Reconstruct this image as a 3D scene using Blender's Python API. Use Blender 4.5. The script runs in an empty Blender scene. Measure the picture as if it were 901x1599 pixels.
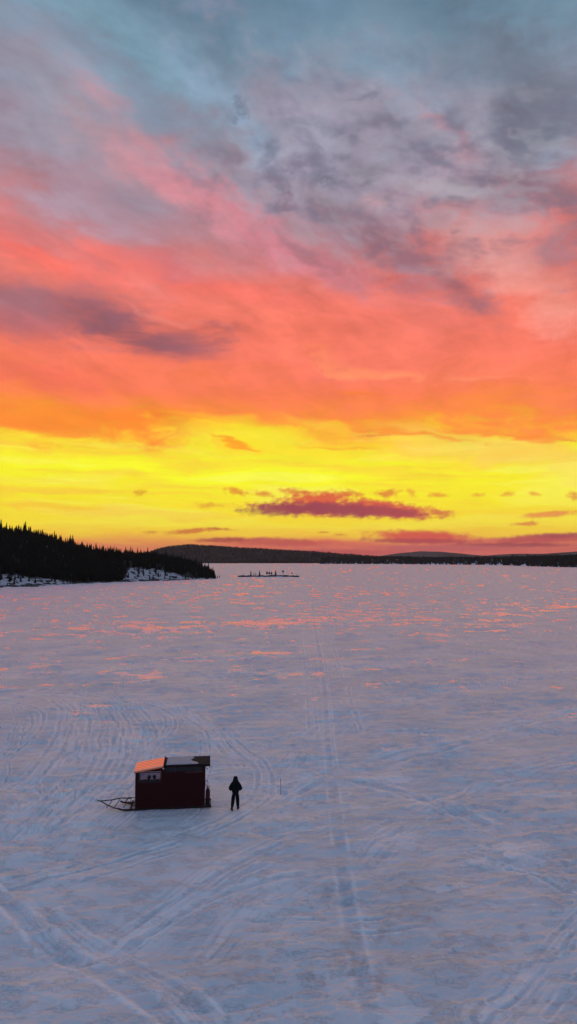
import bpy, bmesh, math, random
import numpy as np
from mathutils import Vector, Matrix

C = bpy.context.scene.collection
R = math.radians
PI = math.pi
random.seed(7)

# ------------------------------------------------------------------ camera
F = 1066.0                 # focal length in photo pixels (photo 901 x 1599)
CX, CY = 450.5, 799.5
HY = 872.0                 # horizon row
PITCH = math.atan((HY - CY) / F)
H = 13.6                   # drone height

cam_d = bpy.data.cameras.new('camera')
cam = bpy.data.objects.new('camera', cam_d)
C.objects.link(cam)
cam.location = (0, 0, H)
cam.rotation_euler = (R(90) + PITCH, 0, 0)
cam_d.sensor_fit = 'VERTICAL'
cam_d.sensor_height = 36.0
cam_d.lens = 36.0 * F / 1599.0
cam_d.clip_start = 0.1
cam_d.clip_end = 200000
bpy.context.scene.camera = cam


def ray(px, py):
    u = (px - CX) / F
    v = (CY - py) / F
    cp, sp = math.cos(PITCH), math.sin(PITCH)
    return Vector((u, cp - v * sp, sp + v * cp))


def gpt(px, py, z=0.0):
    d = ray(px, py)
    k = (z - H) / d.z
    return Vector((d.x * k, d.y * k, z))


def azel(px, py):
    d = ray(px, py)
    return math.atan2(d.x, d.y), math.atan2(d.z, math.hypot(d.x, d.y))


def lin(c):
    return tuple(((x / 255.0) / 12.92 if x / 255.0 <= 0.04045 else ((x / 255.0 + 0.055) / 1.055) ** 2.4) for x in c) + (1.0,)


# ------------------------------------------------------------------ view
sc = bpy.context.scene
sc.view_settings.view_transform = 'Standard'
sc.view_settings.look = 'None'
sc.view_settings.exposure = 0.0
sc.view_settings.gamma = 1.0
sc.view_settings.use_curve_mapping = False
sc.cycles.use_denoising = True
sc.cycles.max_bounces = 6
sc.cycles.volume_bounces = 0
sc.cycles.use_adaptive_sampling = True
sc.cycles.adaptive_threshold = 0.015

# ------------------------------------------------------------------ world: thin blue dusk behind everything
world = bpy.data.worlds.new('World')
sc.world = world
world.use_nodes = True
wnt = world.node_tree
wsky = wnt.nodes.new('ShaderNodeTexSky')
wsky.sky_type = 'NISHITA'
wsky.sun_disc = False
wsky.sun_elevation = R(0.6)
wsky.sun_rotation = R(-2)
wnt.links.new(wsky.outputs[0], wnt.nodes['Background'].inputs['Color'])
wnt.nodes['Background'].inputs['Strength'].default_value = 0.05

# ------------------------------------------------------------------ sun, just at the horizon behind cloud
sd = bpy.data.lights.new('sun', 'SUN')
sd.energy = 0.85
sd.angle = R(12)
sd.color = (1.0, 0.30, 0.26)
so = bpy.data.objects.new('sun', sd)
C.objects.link(so)
so.rotation_euler = Vector((math.sin(R(-2)), math.cos(R(-2)), math.sin(R(4.0)))).to_track_quat('Z', 'Y').to_euler()

# ------------------------------------------------------------------ noise
_rng = np.random.RandomState(11)
_perm = _rng.permutation(4096).astype(np.int64)
_grad = _rng.uniform(0, 2 * PI, 4096)
_gx, _gy = np.cos(_grad), np.sin(_grad)


def perlin(x, y, seed=0):
    xi = np.floor(x).astype(np.int64); yi = np.floor(y).astype(np.int64)
    xf = x - xi; yf = y - yi
    u = xf * xf * xf * (xf * (xf * 6 - 15) + 10); v = yf * yf * yf * (yf * (yf * 6 - 15) + 10)

    def g(ix, iy, fx, fy):
        h = _perm[(_perm[(ix + seed * 131) & 4095] + iy) & 4095]
        return _gx[h] * fx + _gy[h] * fy
    n00 = g(xi, yi, xf, yf); n10 = g(xi + 1, yi, xf - 1, yf)
    n01 = g(xi, yi + 1, xf, yf - 1); n11 = g(xi + 1, yi + 1, xf - 1, yf - 1)
    return (n00 * (1 - u) + n10 * u) * (1 - v) + (n01 * (1 - u) + n11 * u) * v


def fbm(x, y, octv=5, rough=0.55, seed=0):
    """about -0.5 .. 0.5, returned centred on 0.5"""
    s = 0.0; a = 1.0; t = 0.0
    for o in range(octv):
        s = s + a * perlin(x + 17.3 * o, y - 9.1 * o, seed + o)
        t += a; a *= rough; x = x * 2.03; y = y * 2.03
    return np.clip(0.5 + 0.95 * s / t * (1 + 0.15 * octv) * 0.75, 0, 1)


def sstep(v, a, b):
    t = np.clip((v - a) / (b - a), 0, 1)
    return t * t * (3 - 2 * t)


def mesh_from(name, co, quads, mat, smooth=True):
    me = bpy.data.meshes.new(name)
    nv, nf, k = len(co), len(quads), quads.shape[1]
    me.vertices.add(nv); me.vertices.foreach_set('co', co.astype(np.float32).ravel())
    me.loops.add(nf * k); me.loops.foreach_set('vertex_index', quads.astype(np.int32).ravel())
    me.polygons.add(nf)
    me.polygons.foreach_set('loop_start', np.arange(0, nf * k, k, dtype=np.int32))
    me.polygons.foreach_set('use_smooth', np.full(nf, smooth, dtype=bool))
    me.update(calc_edges=True)
    o = bpy.data.objects.new(name, me)
    C.objects.link(o)
    if mat: me.materials.append(mat)
    return o


def grid_quads(nr, nc):
    i = np.arange(nr - 1)[:, None] * nc + np.arange(nc - 1)[None, :]
    i = i.ravel()
    return np.stack([i, i + 1, i + nc + 1, i + nc], 1)


def vattr(o, name, arr):
    at = o.data.attributes.new(name, 'FLOAT', 'POINT')
    at.data.foreach_set('value', arr.astype(np.float32).ravel())


# ------------------------------------------------------------------ sky dome: the dusk sky and its cloud
def build_sky():
    global col, AZ, EL, WX, WY, nmid, nstreak, nfine, npuff
    az = np.concatenate([np.linspace(-180, -40, 71)[:-1], np.linspace(-40, -24, 60)[:-1], np.linspace(-24, 24, 640),
                         np.linspace(24, 40, 60)[1:], np.linspace(40, 180, 71)[1:]])
    el = np.concatenate([np.linspace(-0.6, 0.2, 4)[:-1], np.linspace(0.2, 8, 150)[:-1], np.linspace(8, 42, 420)[:-1],
                         np.linspace(42, 60, 40)[:-1], np.linspace(60, 89.9, 20)])
    A, E = np.meshgrid(np.radians(az), np.radians(el))
    shp = A.shape
    AZ, EL = A.ravel(), E.ravel()
    dx, dy, dz = np.sin(AZ) * np.cos(EL), np.cos(AZ) * np.cos(EL), np.sin(EL)
    zc = np.maximum(dz, 0)
    inv = 1 / (zc + 0.13)
    px, py = dx * inv, dy * inv
    nb1 = fbm(px * 1.6, py * 1.6, 4, .5, 1); nb2 = fbm(px * 1.6, py * 1.6, 4, .5, 7)
    nmid = fbm(px * 4.6, py * 4.6, 6, .6, 13)
    c, s_ = math.cos(R(28)), math.sin(R(28))
    rx, ry = (px * c - py * s_) * 2.2, (px * s_ + py * c) * .75
    nstreak = fbm(rx * 2.6 + nb1, ry * 2.6, 6, .6, 23)
    nfine = fbm(AZ * 11 + nb1 * 1.5, EL * 34 + nb2, 6, .62, 31)
    npuff = fbm(AZ * 60, EL * 110, 5, .68, 41) * .84 + fbm(AZ * 150, EL * 230, 3, .5, 43) * .16
    nbroad = fbm(AZ * 3, EL * 9, 5, .6, 51)
    wamp = zc * .30 + .010
    fw = (nfine - .5)
    WX = AZ + (nb1 - .5) * wamp + (nmid - .5) * wamp * .35
    WY = EL + (nb2 - .5) * wamp * .6 + fw * wamp * .22
    elr = WY + (nbroad - .5) * zc * .18 + (nfine - .5) * .05 * np.exp(-((EL - .17) / .06) ** 2)
    stops = [(872, (214, 98, 100)), (860, (228, 112, 96)), (848, (246, 150, 78)), (836, (255, 206, 60)), (820, (255, 226, 52)),
             (780, (255, 236, 46)), (740, (255, 246, 46)), (712, (255, 226, 56)), (692, (255, 198, 54)), (674, (255, 166, 58)),
             (654, (255, 142, 66)), (615, (254, 128, 84)), (560, (250, 124, 100)), (480, (240, 124, 110)),
             (420, (224, 126, 122)), (350, (190, 134, 142)), (270, (160, 144, 160)), (170, (136, 148, 168)),
             (80, (118, 144, 164)), (0, (104, 132, 154))]
    st = sorted([(azel(450, y)[1], lin(c)) for y, c in stops] + [(0.80, lin((106, 132, 160))), (1.1, lin((134, 166, 192))), (1.57, lin((142, 174, 202)))])
    xs = [p for p, _ in st]
    col = np.stack([np.interp(elr, xs, [q[k] for _, q in st]) for k in range(3)], 1)
    bm_ = sstep(EL, 0, 1.1)[:, None]
    back = np.array(lin(BACK0)[:3]) * (1 - bm_) + np.array(lin(BACK1)[:3]) * bm_
    k = (sstep(nmid, .4, .7) * .8)[:, None]
    back = back * (1 - k) + np.array(lin((120, 118, 140))[:3]) * k
    k = sstep(np.abs(AZ), .55, 1.75)[:, None]
    col = col * (1 - k) + back * k

    def B(cx, cy, rx, ry, ang, rgb, op=1.0, k=0.0, nz=None, soft=0.0, warp=True):
        """one cloud patch; centre, half sizes and tilt turned into azimuth / elevation"""
        a0, e0 = azel(cx, cy)
        ca, sa = math.cos(R(ang)), math.sin(R(ang))
        a1, e1 = azel(cx + rx * ca, cy + rx * sa)
        a2, e2 = azel(cx - ry * sa, cy + ry * ca)
        th = math.atan2(e1 - e0, a1 - a0)
        lx, ly = math.hypot(a1 - a0, e1 - e0), math.hypot(a2 - a0, e2 - e0)
        ct, st_ = math.cos(th), math.sin(th)
        U, V = (WX, WY) if warp else (AZ, EL)
        sel = np.nonzero((np.abs(U - a0) < (lx + ly) * (1.2 + k)) & (np.abs(V - e0) < (lx + ly) * (1.2 + k)))[0]
        if not len(sel): return
        u, v = U[sel] - a0, V[sel] - e0
        t = np.sqrt(((u * ct + v * st_) / lx) ** 2 + ((-u * st_ + v * ct) / ly) ** 2)
        if k:
            t = t - k * ((nz if nz is not None else nmid)[sel] - .5)
        f = (op * (1 - sstep(t, soft, 1.0)))[:, None]
        col[sel] = col[sel] * (1 - f) + np.array(lin(rgb)[:3]) * f

    # upper sky
    B(150, 70, 330, 62, 24, (124, 158, 178), .8, .6, nmid)
    B(360, 180, 210, 60, 30, (140, 168, 194), .75, .8, nmid)
    B(60, 190, 230, 90, 25, (156, 152, 168), .8, .6, nstreak)
    B(130, 290, 260, 45, 24, (172, 152, 170), .7, 1.0, nstreak)
    B(820, 60, 260, 110, 8, (106, 118, 136), .85, .9, nmid)
    B(860, 180, 150, 130, -30, (110, 120, 136), .8, .9, nmid)
    # pink streaks
    B(110, 210, 120, 26, 24, (176, 142, 152), .6, 1.1, nstreak)
    B(290, 275, 230, 46, 24, (200, 138, 146), .7, 1.2, nstreak)
    B(420, 350, 220, 60, 22, (216, 134, 146), .8, 1.0, nstreak)
    B(30, 350, 210, 60, 16, (222, 126, 126), .85, .9, nstreak)
    B(60, 395, 250, 36, 16, (252, 116, 102), .8, .9, nstreak)
    B(330, 445, 330, 42, 13, (250, 120, 106), .8, .6, nstreak)
    B(270, 408, 90, 30, 20, (200, 110, 118), .6, 1.0, nstreak)
    B(250, 440, 60, 16, 30, (236, 140, 138), .5, .6, nstreak)
    # grey mottled cloud field in the middle and right
    B(560, 250, 330, 120, 30, (156, 146, 164), .85, 1.3, nmid, .2)
    B(500, 215, 130, 60, 12, (164, 164, 186), .55, 1.8, nmid)
    B(360, 168, 50, 13, -3, (116, 124, 144), .8, .9, nfine)
    B(425, 225, 40, 18, -38, (122, 126, 146), .75, .9, nfine)
    B(330, 220, 70, 24, 40, (160, 136, 148), .7, .9, nmid)
    B(470, 120, 90, 34, 14, (118, 124, 146), .6, 1.4, nmid)
    B(612, 155, 46, 15, -16, (116, 118, 138), .7, .9, nfine)
    B(520, 195, 90, 20, 8, (128, 130, 150), .6, 1.2, nfine)
    B(490, 250, 60, 18, -10, (124, 116, 136), .8, 1.2, nfine)
    B(560, 262, 55, 22, 4, (112, 110, 128), .8, 1.1, nfine)
    B(632, 268, 52, 30, 26, (118, 112, 126), .8, 1.1, nfine)
    B(560, 300, 90, 26, 20, (130, 116, 130), .75, 1.2, nmid)
    B(480, 300, 50, 13, 12, (132, 108, 124), .7, .9, nfine)
    B(720, 225, 90, 32, 30, (190, 140, 150), .75, 1.0, nmid)
    B(800, 240, 190, 34, -52, (120, 116, 134), .75, 1.2, nmid)
    B(830, 300, 120, 46, 44, (132, 110, 124), .8, 1.1, nmid)
    B(740, 300, 90, 30, 8, (176, 164, 174), .7, 1.1, nmid)
    B(880, 235, 50, 20, -50, (150, 156, 176), .6, 1.1, nfine)
    B(780, 400, 190, 70, 24, (228, 164, 160), .8, .8, nmid)
    B(860, 470, 150, 60, 24, (250, 152, 136), .75, .8, nmid)
    B(680, 350, 110, 30, 14, (164, 134, 146), .7, 1.0, nmid)
    B(610, 385, 180, 46, 26, (150, 110, 124), .9, 1.0, nfine, 0, False)
    B(715, 452, 120, 32, 34, (160, 104, 112), .9, .9, nfine, 0, False)
    B(650, 430, 110, 26, 20, (206, 108, 108), .6, 1.0, nmid)
    B(560, 400, 80, 60, 50, (180, 112, 122), .5, 1.0, nstreak)
    B(885, 400, 40, 60, 5, (160, 124, 138), .6, 1.2, nfine)
    # broken grey puffs
    pn = fbm(AZ * 15 + nb1 * 3, EL * 30 + AZ * 7, 4, .5, 57)
    pn2 = fbm(AZ * 26 - nb2 * 3, EL * 52 + AZ * 10, 4, .5, 59)
    pn = pn * .65 + pn2 * .35
    for cx_, cy_, rx_, ry_, an_, amt_, dk_ in [(590, 270, 330, 120, 32, .85, (112, 110, 130)), (840, 260, 200, 130, 40, .7, (112, 108, 128)),
                                         (480, 110, 240, 70, 10, .45, (112, 122, 144)), (620, 400, 230, 60, 28, .5, (140, 104, 118))]:
        a0_, e0_ = azel(cx_, cy_); a1_, e1_ = azel(cx_ + rx_, cy_); a2_, e2_ = azel(cx_, cy_ - ry_)
        u_, v_ = (AZ - a0_) / abs(a1_ - a0_), (EL - e0_) / abs(e2_ - e0_)
        c_, q_ = math.cos(R(an_)) * .8, math.sin(R(an_)) * .8
        mk = 1 - sstep(np.hypot(u_ * c_ - v_ * q_, u_ * q_ + v_ * c_), .45, 1.15)
        f_ = (mk * sstep(pn, .46, .80) * amt_ * .7)[:, None]
        col = col * (1 - f_) + np.array(lin(dk_)[:3]) * f_
        f_ = (mk * (1 - sstep(pn, .34, .50)) * amt_ * .22)[:, None]
        col = col * (1 - f_) + np.array(lin((176, 172, 184))[:3]) * f_
    # coral field and grey left cloud
    B(450, 520, 620, 60, 5, (250, 126, 104), .5, .6, nstreak)
    B(760, 590, 330, 40, 4, (253, 130, 98), .55, .8, nfine)
    B(560, 575, 140, 10, 4, (255, 150, 100), .6, 1.0, nfine)
    B(750, 590, 140, 8, 3, (255, 152, 110), .5, 1.0, nfine)
    B(550, 612, 56, 8, 10, (255, 134, 44), .8, .8, nfine)
    B(30, 476, 230, 72, 8, (160, 108, 118), .95, .6, nmid, 0, False)
    B(60, 520, 200, 32, 4, (196, 104, 106), .6, 1.0, nfine)
    B(165, 500, 125, 54, 14, (144, 94, 106), .95, .7, nfine, 0, False)
    B(248, 534, 140, 40, 9, (146, 92, 103), .95, .7, nfine, 0, False)
    B(300, 530, 90, 22, 14, (164, 96, 100), .7, .6, nmid)
    B(255, 495, 110, 9, 27, (240, 140, 130), .45, .6, nfine)
    B(60, 590, 200, 20, 2, (238, 108, 88), .6, .8, nfine)
    B(120, 655, 330, 34, 2, (255, 138, 50), .8, .7, nfine, .2)
    # orange / yellow border
    B(430, 688, 210, 28, 7, (255, 232, 48), .95, .9, nfine, .2)
    B(520, 664, 110, 14, 6, (255, 200, 60), .8, .9, nfine)
    B(200, 735, 420, 24, 0, (255, 255, 40), .7, .4, nfine, .2)
    B(460, 745, 260, 30, 0, (255, 255, 44), .7, .4, nfine, .2)
    B(760, 700, 260, 26, 8, (255, 218, 92), .85, .5, nfine, .2)
    B(880, 725, 200, 30, 4, (255, 212, 88), .7, .5, nfine, .2)
    B(640, 676, 190, 8, 9, (255, 142, 56), .85, 1.0, nfine)
    B(800, 682, 200, 12, 8, (255, 140, 62), .85, .8, nfine)
    B(530, 692, 80, 6, 7, (255, 174, 50), .9, .9, nfine)
    B(370, 692, 60, 5, 10, (255, 156, 40), .9, .8, nfine)
    B(600, 677, 40, 3, 3, (236, 120, 60), .8, .8, nfine)
    B(878, 696, 28, 7, 12, (240, 130, 70), .9, .8, nfine)
    B(240, 655, 180, 10, 4, (255, 128, 50), .6, .9, nfine)
    B(330, 668, 60, 5, 12, (255, 206, 48), .8, .8, nfine)
    B(90, 748, 230, 12, 1, (255, 226, 84), .6, .8, nfine)
    B(160, 798, 330, 10, 2, (255, 196, 62), .75, .7, nfine)
    B(120, 768, 300, 8, 1, (255, 208, 66), .5, .7, nfine)
    B(820, 800, 200, 14, 0, (255, 214, 62), .6, .7, nfine)
    # low bands on the horizon
    B(120, 858, 420, 12, 0, (242, 136, 84), .75, .3, nfine, .3)
    B(520, 856, 260, 12, 1, (234, 108, 90), .8, .5, nfine, .4)
    B(820, 852, 320, 18, 0, (226, 106, 92), .8, .5, nfine, .5)

    st_n = fbm(AZ * 3.2 + nb1 * .3, EL * 46 + nb2 * .5, 4, .5, 63)
    yb_ = np.exp(-((EL - .105) / .055) ** 2)
    f_ = (yb_ * sstep(st_n, .50, .78) * .55)[:, None]
    col = col * (1 - f_) + np.array(lin((255, 198, 66))[:3]) * f_
    f_ = (yb_ * (1 - sstep(st_n, .28, .46)) * .4)[:, None]
    col = col * (1 - f_) + np.array(lin((255, 252, 110))[:3]) * f_
    # flat-bottomed low cloud bank
    for a in [
        (522, 794, 158, 15, 1, (216, 92, 72), .98, .9), (500, 780, 70, 15, -3, (226, 98, 66), .98, .9), (590, 789, 60, 10, 4, (224, 98, 70), .95, .9),
        (618, 798, 90, 14, 4, (220, 96, 74), .95, .9), (690, 804, 28, 8, 2, (214, 104, 70), .9, .9),
        (450, 795, 90, 12, -2, (158, 70, 82), .92, .8), (540, 796, 125, 13, 3, (160, 70, 84), .92, .9),
        (620, 801, 60, 8, 3, (176, 76, 82), .85, .8),
        (368, 768, 22, 7, 10, (226, 110, 52), .9, .8), (412, 771, 22, 6, 10, (224, 110, 54), .9, .8),
        (455, 768, 26, 8, 2, (222, 96, 62), .95, .8), (545, 771, 22, 7, 4, (224, 104, 58), .9, .8),
        (606, 770, 26, 8, -4, (224, 102, 58), .95, .8), (643, 770, 10, 7, 30, (236, 150, 60), .8, .8),
        (684, 773, 22, 5, 0, (232, 126, 56), .85, .8), (746, 773, 14, 5, -8, (234, 136, 58), .8, .8),
        (793, 771, 13, 5, 0, (228, 120, 56), .85, .8), (834, 771, 14, 4, 6, (234, 136, 60), .8, .8),
        (896, 775, 14, 8, 0, (226, 114, 66), .85, .8), (220, 770, 13, 7, 0, (226, 156, 46), .85, .8),
        (325, 789, 28, 6, 4, (226, 150, 44), .8, .9), (236, 831, 18, 3, 0, (214, 136, 50), .85, .6),
        (300, 829, 50, 5, -4, (216, 116, 54), .9, .8), (340, 826, 30, 3, 4, (200, 100, 50), .85, .6),
        (860, 803, 60, 6, -4, (236, 132, 76), .8, .8), (820, 818, 30, 4, -3, (228, 124, 66), .8, .8),
        (505, 831, 12, 2.5, 0, (214, 120, 50), .85, .5), (530, 835, 14, 2.5, 0, (206, 110, 50), .85, .5),
        (430, 846, 110, 8, 2, (206, 84, 80), .92, .7), (350, 843, 60, 4, -1, (176, 70, 62), .85, .7),
        (655, 838, 105, 12, 1, (222, 84, 74), .96, .7), (660, 845, 120, 5, 1, (186, 70, 80), .85, .8),
        (850, 841, 110, 9, -2, (198, 80, 82), .92, .7), (800, 851, 130, 4, 0, (168, 66, 76), .8, .8),
        (690, 856, 160, 6, 0, (206, 96, 100), .8, .6), (500, 862, 190, 5, 0, (190, 78, 84), .7, .6),
        (880, 836, 60, 5, -2, (172, 76, 84), .8, .8),
    ]:
        cx, cy, rx, ry, ang, rgb, op, k = a
        B(cx, cy, rx * 1.05, ry * 1.15, ang, rgb, op * (.8 if rx < 30 else 1), k * (.8 if rx > 40 else 1.5), npuff, .35 if rx > 40 else .15, warp=False)


    tex = (nfine - .5) * .22 + (nstreak - .5) * .26 + (nmid - .5) * .16
    tex = 1 + tex * (.12 + .88 * sstep(EL, .03, .4))
    col = np.clip(col * tex[:, None], 0, 1.2)
    Rd = 60000.0
    co = np.stack([dx * Rd, dy * Rd, dz * Rd + H], 1)
    m = bpy.data.materials.new('sky_glow')
    m.use_nodes = True
    t_ = m.node_tree
    t_.nodes.clear()
    at = t_.nodes.new('ShaderNodeAttribute'); at.attribute_name = 'sky_colour'
    em = t_.nodes.new('ShaderNodeEmission')
    ou = t_.nodes.new('ShaderNodeOutputMaterial')
    t_.links.new(at.outputs['Color'], em.inputs['Color'])
    t_.links.new(em.outputs[0], ou.inputs[0])
    m.cycles.emission_sampling = 'NONE'
    o = mesh_from('sky', co, grid_quads(*shp), m)
    ca_ = o.data.color_attributes.new('sky_colour', 'FLOAT_COLOR', 'POINT')
    ca_.data.foreach_set('color', np.concatenate([col, np.ones((len(col), 1))], 1).astype(np.float32).ravel())
    o['kind'] = 'structure'


BACK0, BACK1 = (146, 146, 180), (140, 164, 200)
build_sky()


# ------------------------------------------------------------------ materials
def mat(name, rgb, rough=.8, spec=.3, metal=0.0, vary=.15, scale=6.0, bump=0.0, bscale=40.0, stretch=None):
    m = bpy.data.materials.new(name)
    m.use_nodes = True
    t = m.node_tree
    p = t.nodes['Principled BSDF']
    p.inputs['Roughness'].default_value = rough
    p.inputs['Specular IOR Level'].default_value = spec
    p.inputs['Metallic'].default_value = metal
    tc_ = t.nodes.new('ShaderNodeTexCoord')
    mp = t.nodes.new('ShaderNodeMapping')
    t.links.new(tc_.outputs['Object'], mp.inputs[0])
    if stretch: mp.inputs['Scale'].default_value = stretch
    n = t.nodes.new('ShaderNodeTexNoise')
    n.inputs['Scale'].default_value = scale; n.inputs['Detail'].default_value = 5
    t.links.new(mp.outputs[0], n.inputs[0])
    r = t.nodes.new('ShaderNodeValToRGB')
    r.color_ramp.elements[0].position = .3; r.color_ramp.elements[1].position = .7
    r.color_ramp.elements[0].color = tuple(c * (1 - vary) for c in rgb) + (1,)
    r.color_ramp.elements[1].color = tuple(min(1, c * (1 + vary)) for c in rgb) + (1,)
    t.links.new(n.outputs[0], r.inputs[0]); t.links.new(r.outputs[0], p.inputs['Base Color'])
    if bump:
        n2 = t.nodes.new('ShaderNodeTexNoise'); n2.inputs['Scale'].default_value = bscale; n2.inputs['Detail'].default_value = 4
        t.links.new(mp.outputs[0], n2.inputs[0])
        b = t.nodes.new('ShaderNodeBump'); b.inputs['Strength'].default_value = bump; b.inputs['Distance'].default_value = .02
        t.links.new(n2.outputs[0], b.inputs['Height']); t.links.new(b.outputs[0], p.inputs['Normal'])
    return m


def snow_lake_material():
    m = bpy.data.materials.new('lake_snow')
    m.use_nodes = True
    t = m.node_tree
    NN, LL = t.nodes, t.links
    p = NN['Principled BSDF']

    def nz(scale, stretch=(1, 1, 1), detail=5, rough=.6, rotz=0.0):
        mp = NN.new('ShaderNodeMapping'); mp.inputs['Scale'].default_value = stretch; mp.inputs['Rotation'].default_value = (0, 0, rotz)
        g = NN.new('ShaderNodeNewGeometry')
        LL.new(g.outputs['Position'], mp.inputs[0])
        n = NN.new('ShaderNodeTexNoise'); n.inputs['Scale'].default_value = scale
        n.inputs['Detail'].default_value = detail; n.inputs['Roughness'].default_value = rough
        LL.new(mp.outputs[0], n.inputs[0])
        return n.outputs['Fac']

    def math_(op, a, b=0.0, c=0.0):
        n = NN.new('ShaderNodeMath'); n.operation = op
        for i, x in enumerate((a, b, c)):
            if isinstance(x, (int, float)): n.inputs[i].default_value = x
            else: LL.new(x, n.inputs[i])
        return n.outputs[0]

    def rng(v, a, b, c=0., d=1.):
        n = NN.new('ShaderNodeMapRange'); n.interpolation_type = 'SMOOTHSTEP'
        LL.new(v, n.inputs[0])
        for i, x in enumerate((a, b, c, d)): n.inputs[i + 1].default_value = x
        return n.outputs[0]

    def mx(f, a, b):
        n = NN.new('ShaderNodeMix'); n.data_type = 'RGBA'
        for s_, x in ((0, f), (6, a), (7, b)):
            if isinstance(x, (int, float, tuple)): n.inputs[s_].default_value = x
            else: LL.new(x, n.inputs[s_])
        return n.outputs[2]

    def attr(nm):
        a = NN.new('ShaderNodeAttribute'); a.attribute_name = nm
        return a.outputs['Fac']
    track, ridge, bare, glaze = attr('track'), attr('ridge'), attr('bare'), attr('glaze')
    n_fine = nz(2.2, (1, 1, 1), 6, .65)
    n_streak = nz(.8, (.45, 1.3, 1), 6, .62, R(-12))
    n_patch = nz(.16, (1, .8, 1), 6, .6)
    c = mx(rng(n_patch, .35, .65), SNOW_A, SNOW_B)
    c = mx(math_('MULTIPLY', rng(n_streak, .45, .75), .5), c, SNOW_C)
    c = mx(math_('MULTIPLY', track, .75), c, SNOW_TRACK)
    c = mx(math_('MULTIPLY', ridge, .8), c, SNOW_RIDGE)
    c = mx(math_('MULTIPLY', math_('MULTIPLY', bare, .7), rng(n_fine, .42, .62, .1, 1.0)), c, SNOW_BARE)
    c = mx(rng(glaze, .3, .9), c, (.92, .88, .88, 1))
    LL.new(c, p.inputs['Base Color'])
    g = rng(math_('ADD', glaze, math_('MULTIPLY', math_('SUBTRACT', nz(1.3, (1, 1.3, 1), 5, .65), .5), .7)), .36, .52)

    def tilted(nrm, fac, amt):
        """wind-cut snow plates lean to the south"""
        v = NN.new('ShaderNodeCombineXYZ')
        if fac is None: v.inputs[1].default_value = -amt
        else: LL.new(math_('MULTIPLY', fac, -amt), v.inputs[1])
        a_ = NN.new('ShaderNodeVectorMath'); a_.operation = 'ADD'
        LL.new(nrm, a_.inputs[0]); LL.new(v.outputs[0], a_.inputs[1])
        n_ = NN.new('ShaderNodeVectorMath'); n_.operation = 'NORMALIZE'
        LL.new(a_.outputs[0], n_.inputs[0])
        return n_.outputs[0]
    rg = rng(g, .1, .95, .55, .13)
    LL.new(rg, p.inputs['Roughness'])
    LL.new(rng(g, .1, .8, .35, .75), p.inputs['Specular IOR Level'])
    b1 = NN.new('ShaderNodeBump'); LL.new(rng(g, 0., 1., .9, .22), b1.inputs['Strength']); b1.inputs['Distance'].default_value = .08
    n_plate = nz(.9, (.8, 1.5, 1), 7, .62, R(8))
    n_grain = nz(14, (1, 1, 1), 4, .7)
    hsum = math_('ADD', math_('MULTIPLY', n_fine, .7), math_('MULTIPLY', n_streak, 1.2))
    hsum = math_('ADD', hsum, math_('MULTIPLY', rng(n_plate, .51, .575), .40))
    hsum = math_('ADD', hsum, math_('MULTIPLY', rng(n_plate, .59, .63), .30))
    hsum = math_('ADD', hsum, math_('MULTIPLY', n_grain, .16))
    LL.new(hsum, b1.inputs['Height'])
    LL.new(rng(g, 0., 1., .9, .05), p.inputs['Coat Weight'])
    ior = rng(g, .1, .8, 1.31, 2.1)
    LL.new(ior, p.inputs['IOR'])
    LL.new(math_('MULTIPLY', rng(g, .2, .9), .92), p.inputs['Metallic'])
    b2 = NN.new('ShaderNodeBump'); b2.inputs['Distance'].default_value = .035
    LL.new(math_('MULTIPLY', glaze, .8), b2.inputs['Strength'])
    LL.new(nz(3.2, (1, 1.4, 1), 4, .6), b2.inputs['Height'])
    LL.new(b1.outputs[0], b2.inputs['Normal'])
    LL.new(tilted(b2.outputs[0], g, .155), p.inputs['Normal'])
    p.inputs['Coat Weight'].default_value = .9
    LL.new(rng(g, .1, .9, .38, .10), p.inputs['Coat Roughness'])
    p.inputs['Coat IOR'].default_value = 1.75
    LL.new(tilted(b1.outputs[0], None, .15), p.inputs['Coat Normal'])
    return m


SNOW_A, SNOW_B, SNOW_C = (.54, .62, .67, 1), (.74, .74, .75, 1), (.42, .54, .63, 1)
SNOW_TRACK, SNOW_RIDGE, SNOW_BARE = (.34, .50, .62, 1), (.95, .93, .93, 1), (.46, .41, .40, 1)  # track blue and ridge pale: snow tone plus slope shade and highlights in colour


# ------------------------------------------------------------------ lake: snow with tracks, drifts and glazed patches
def catmull(P, n=8):
    P = [np.array(p[:2]) for p in P]
    P = [2 * P[0] - P[1]] + P + [2 * P[-1] - P[-2]]
    out = []
    for i in range(1, len(P) - 2):
        for k in range(n):
            t = k / n
            a, b, c, d = P[i - 1], P[i], P[i + 1], P[i + 2]
            out.append(.5 * (2 * b + (c - a) * t + (2 * a - 5 * b + 4 * c - d) * t * t + (3 * b - a - 3 * c + d) * t ** 3))
    out.append(P[-2])
    return np.array(out)


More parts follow.
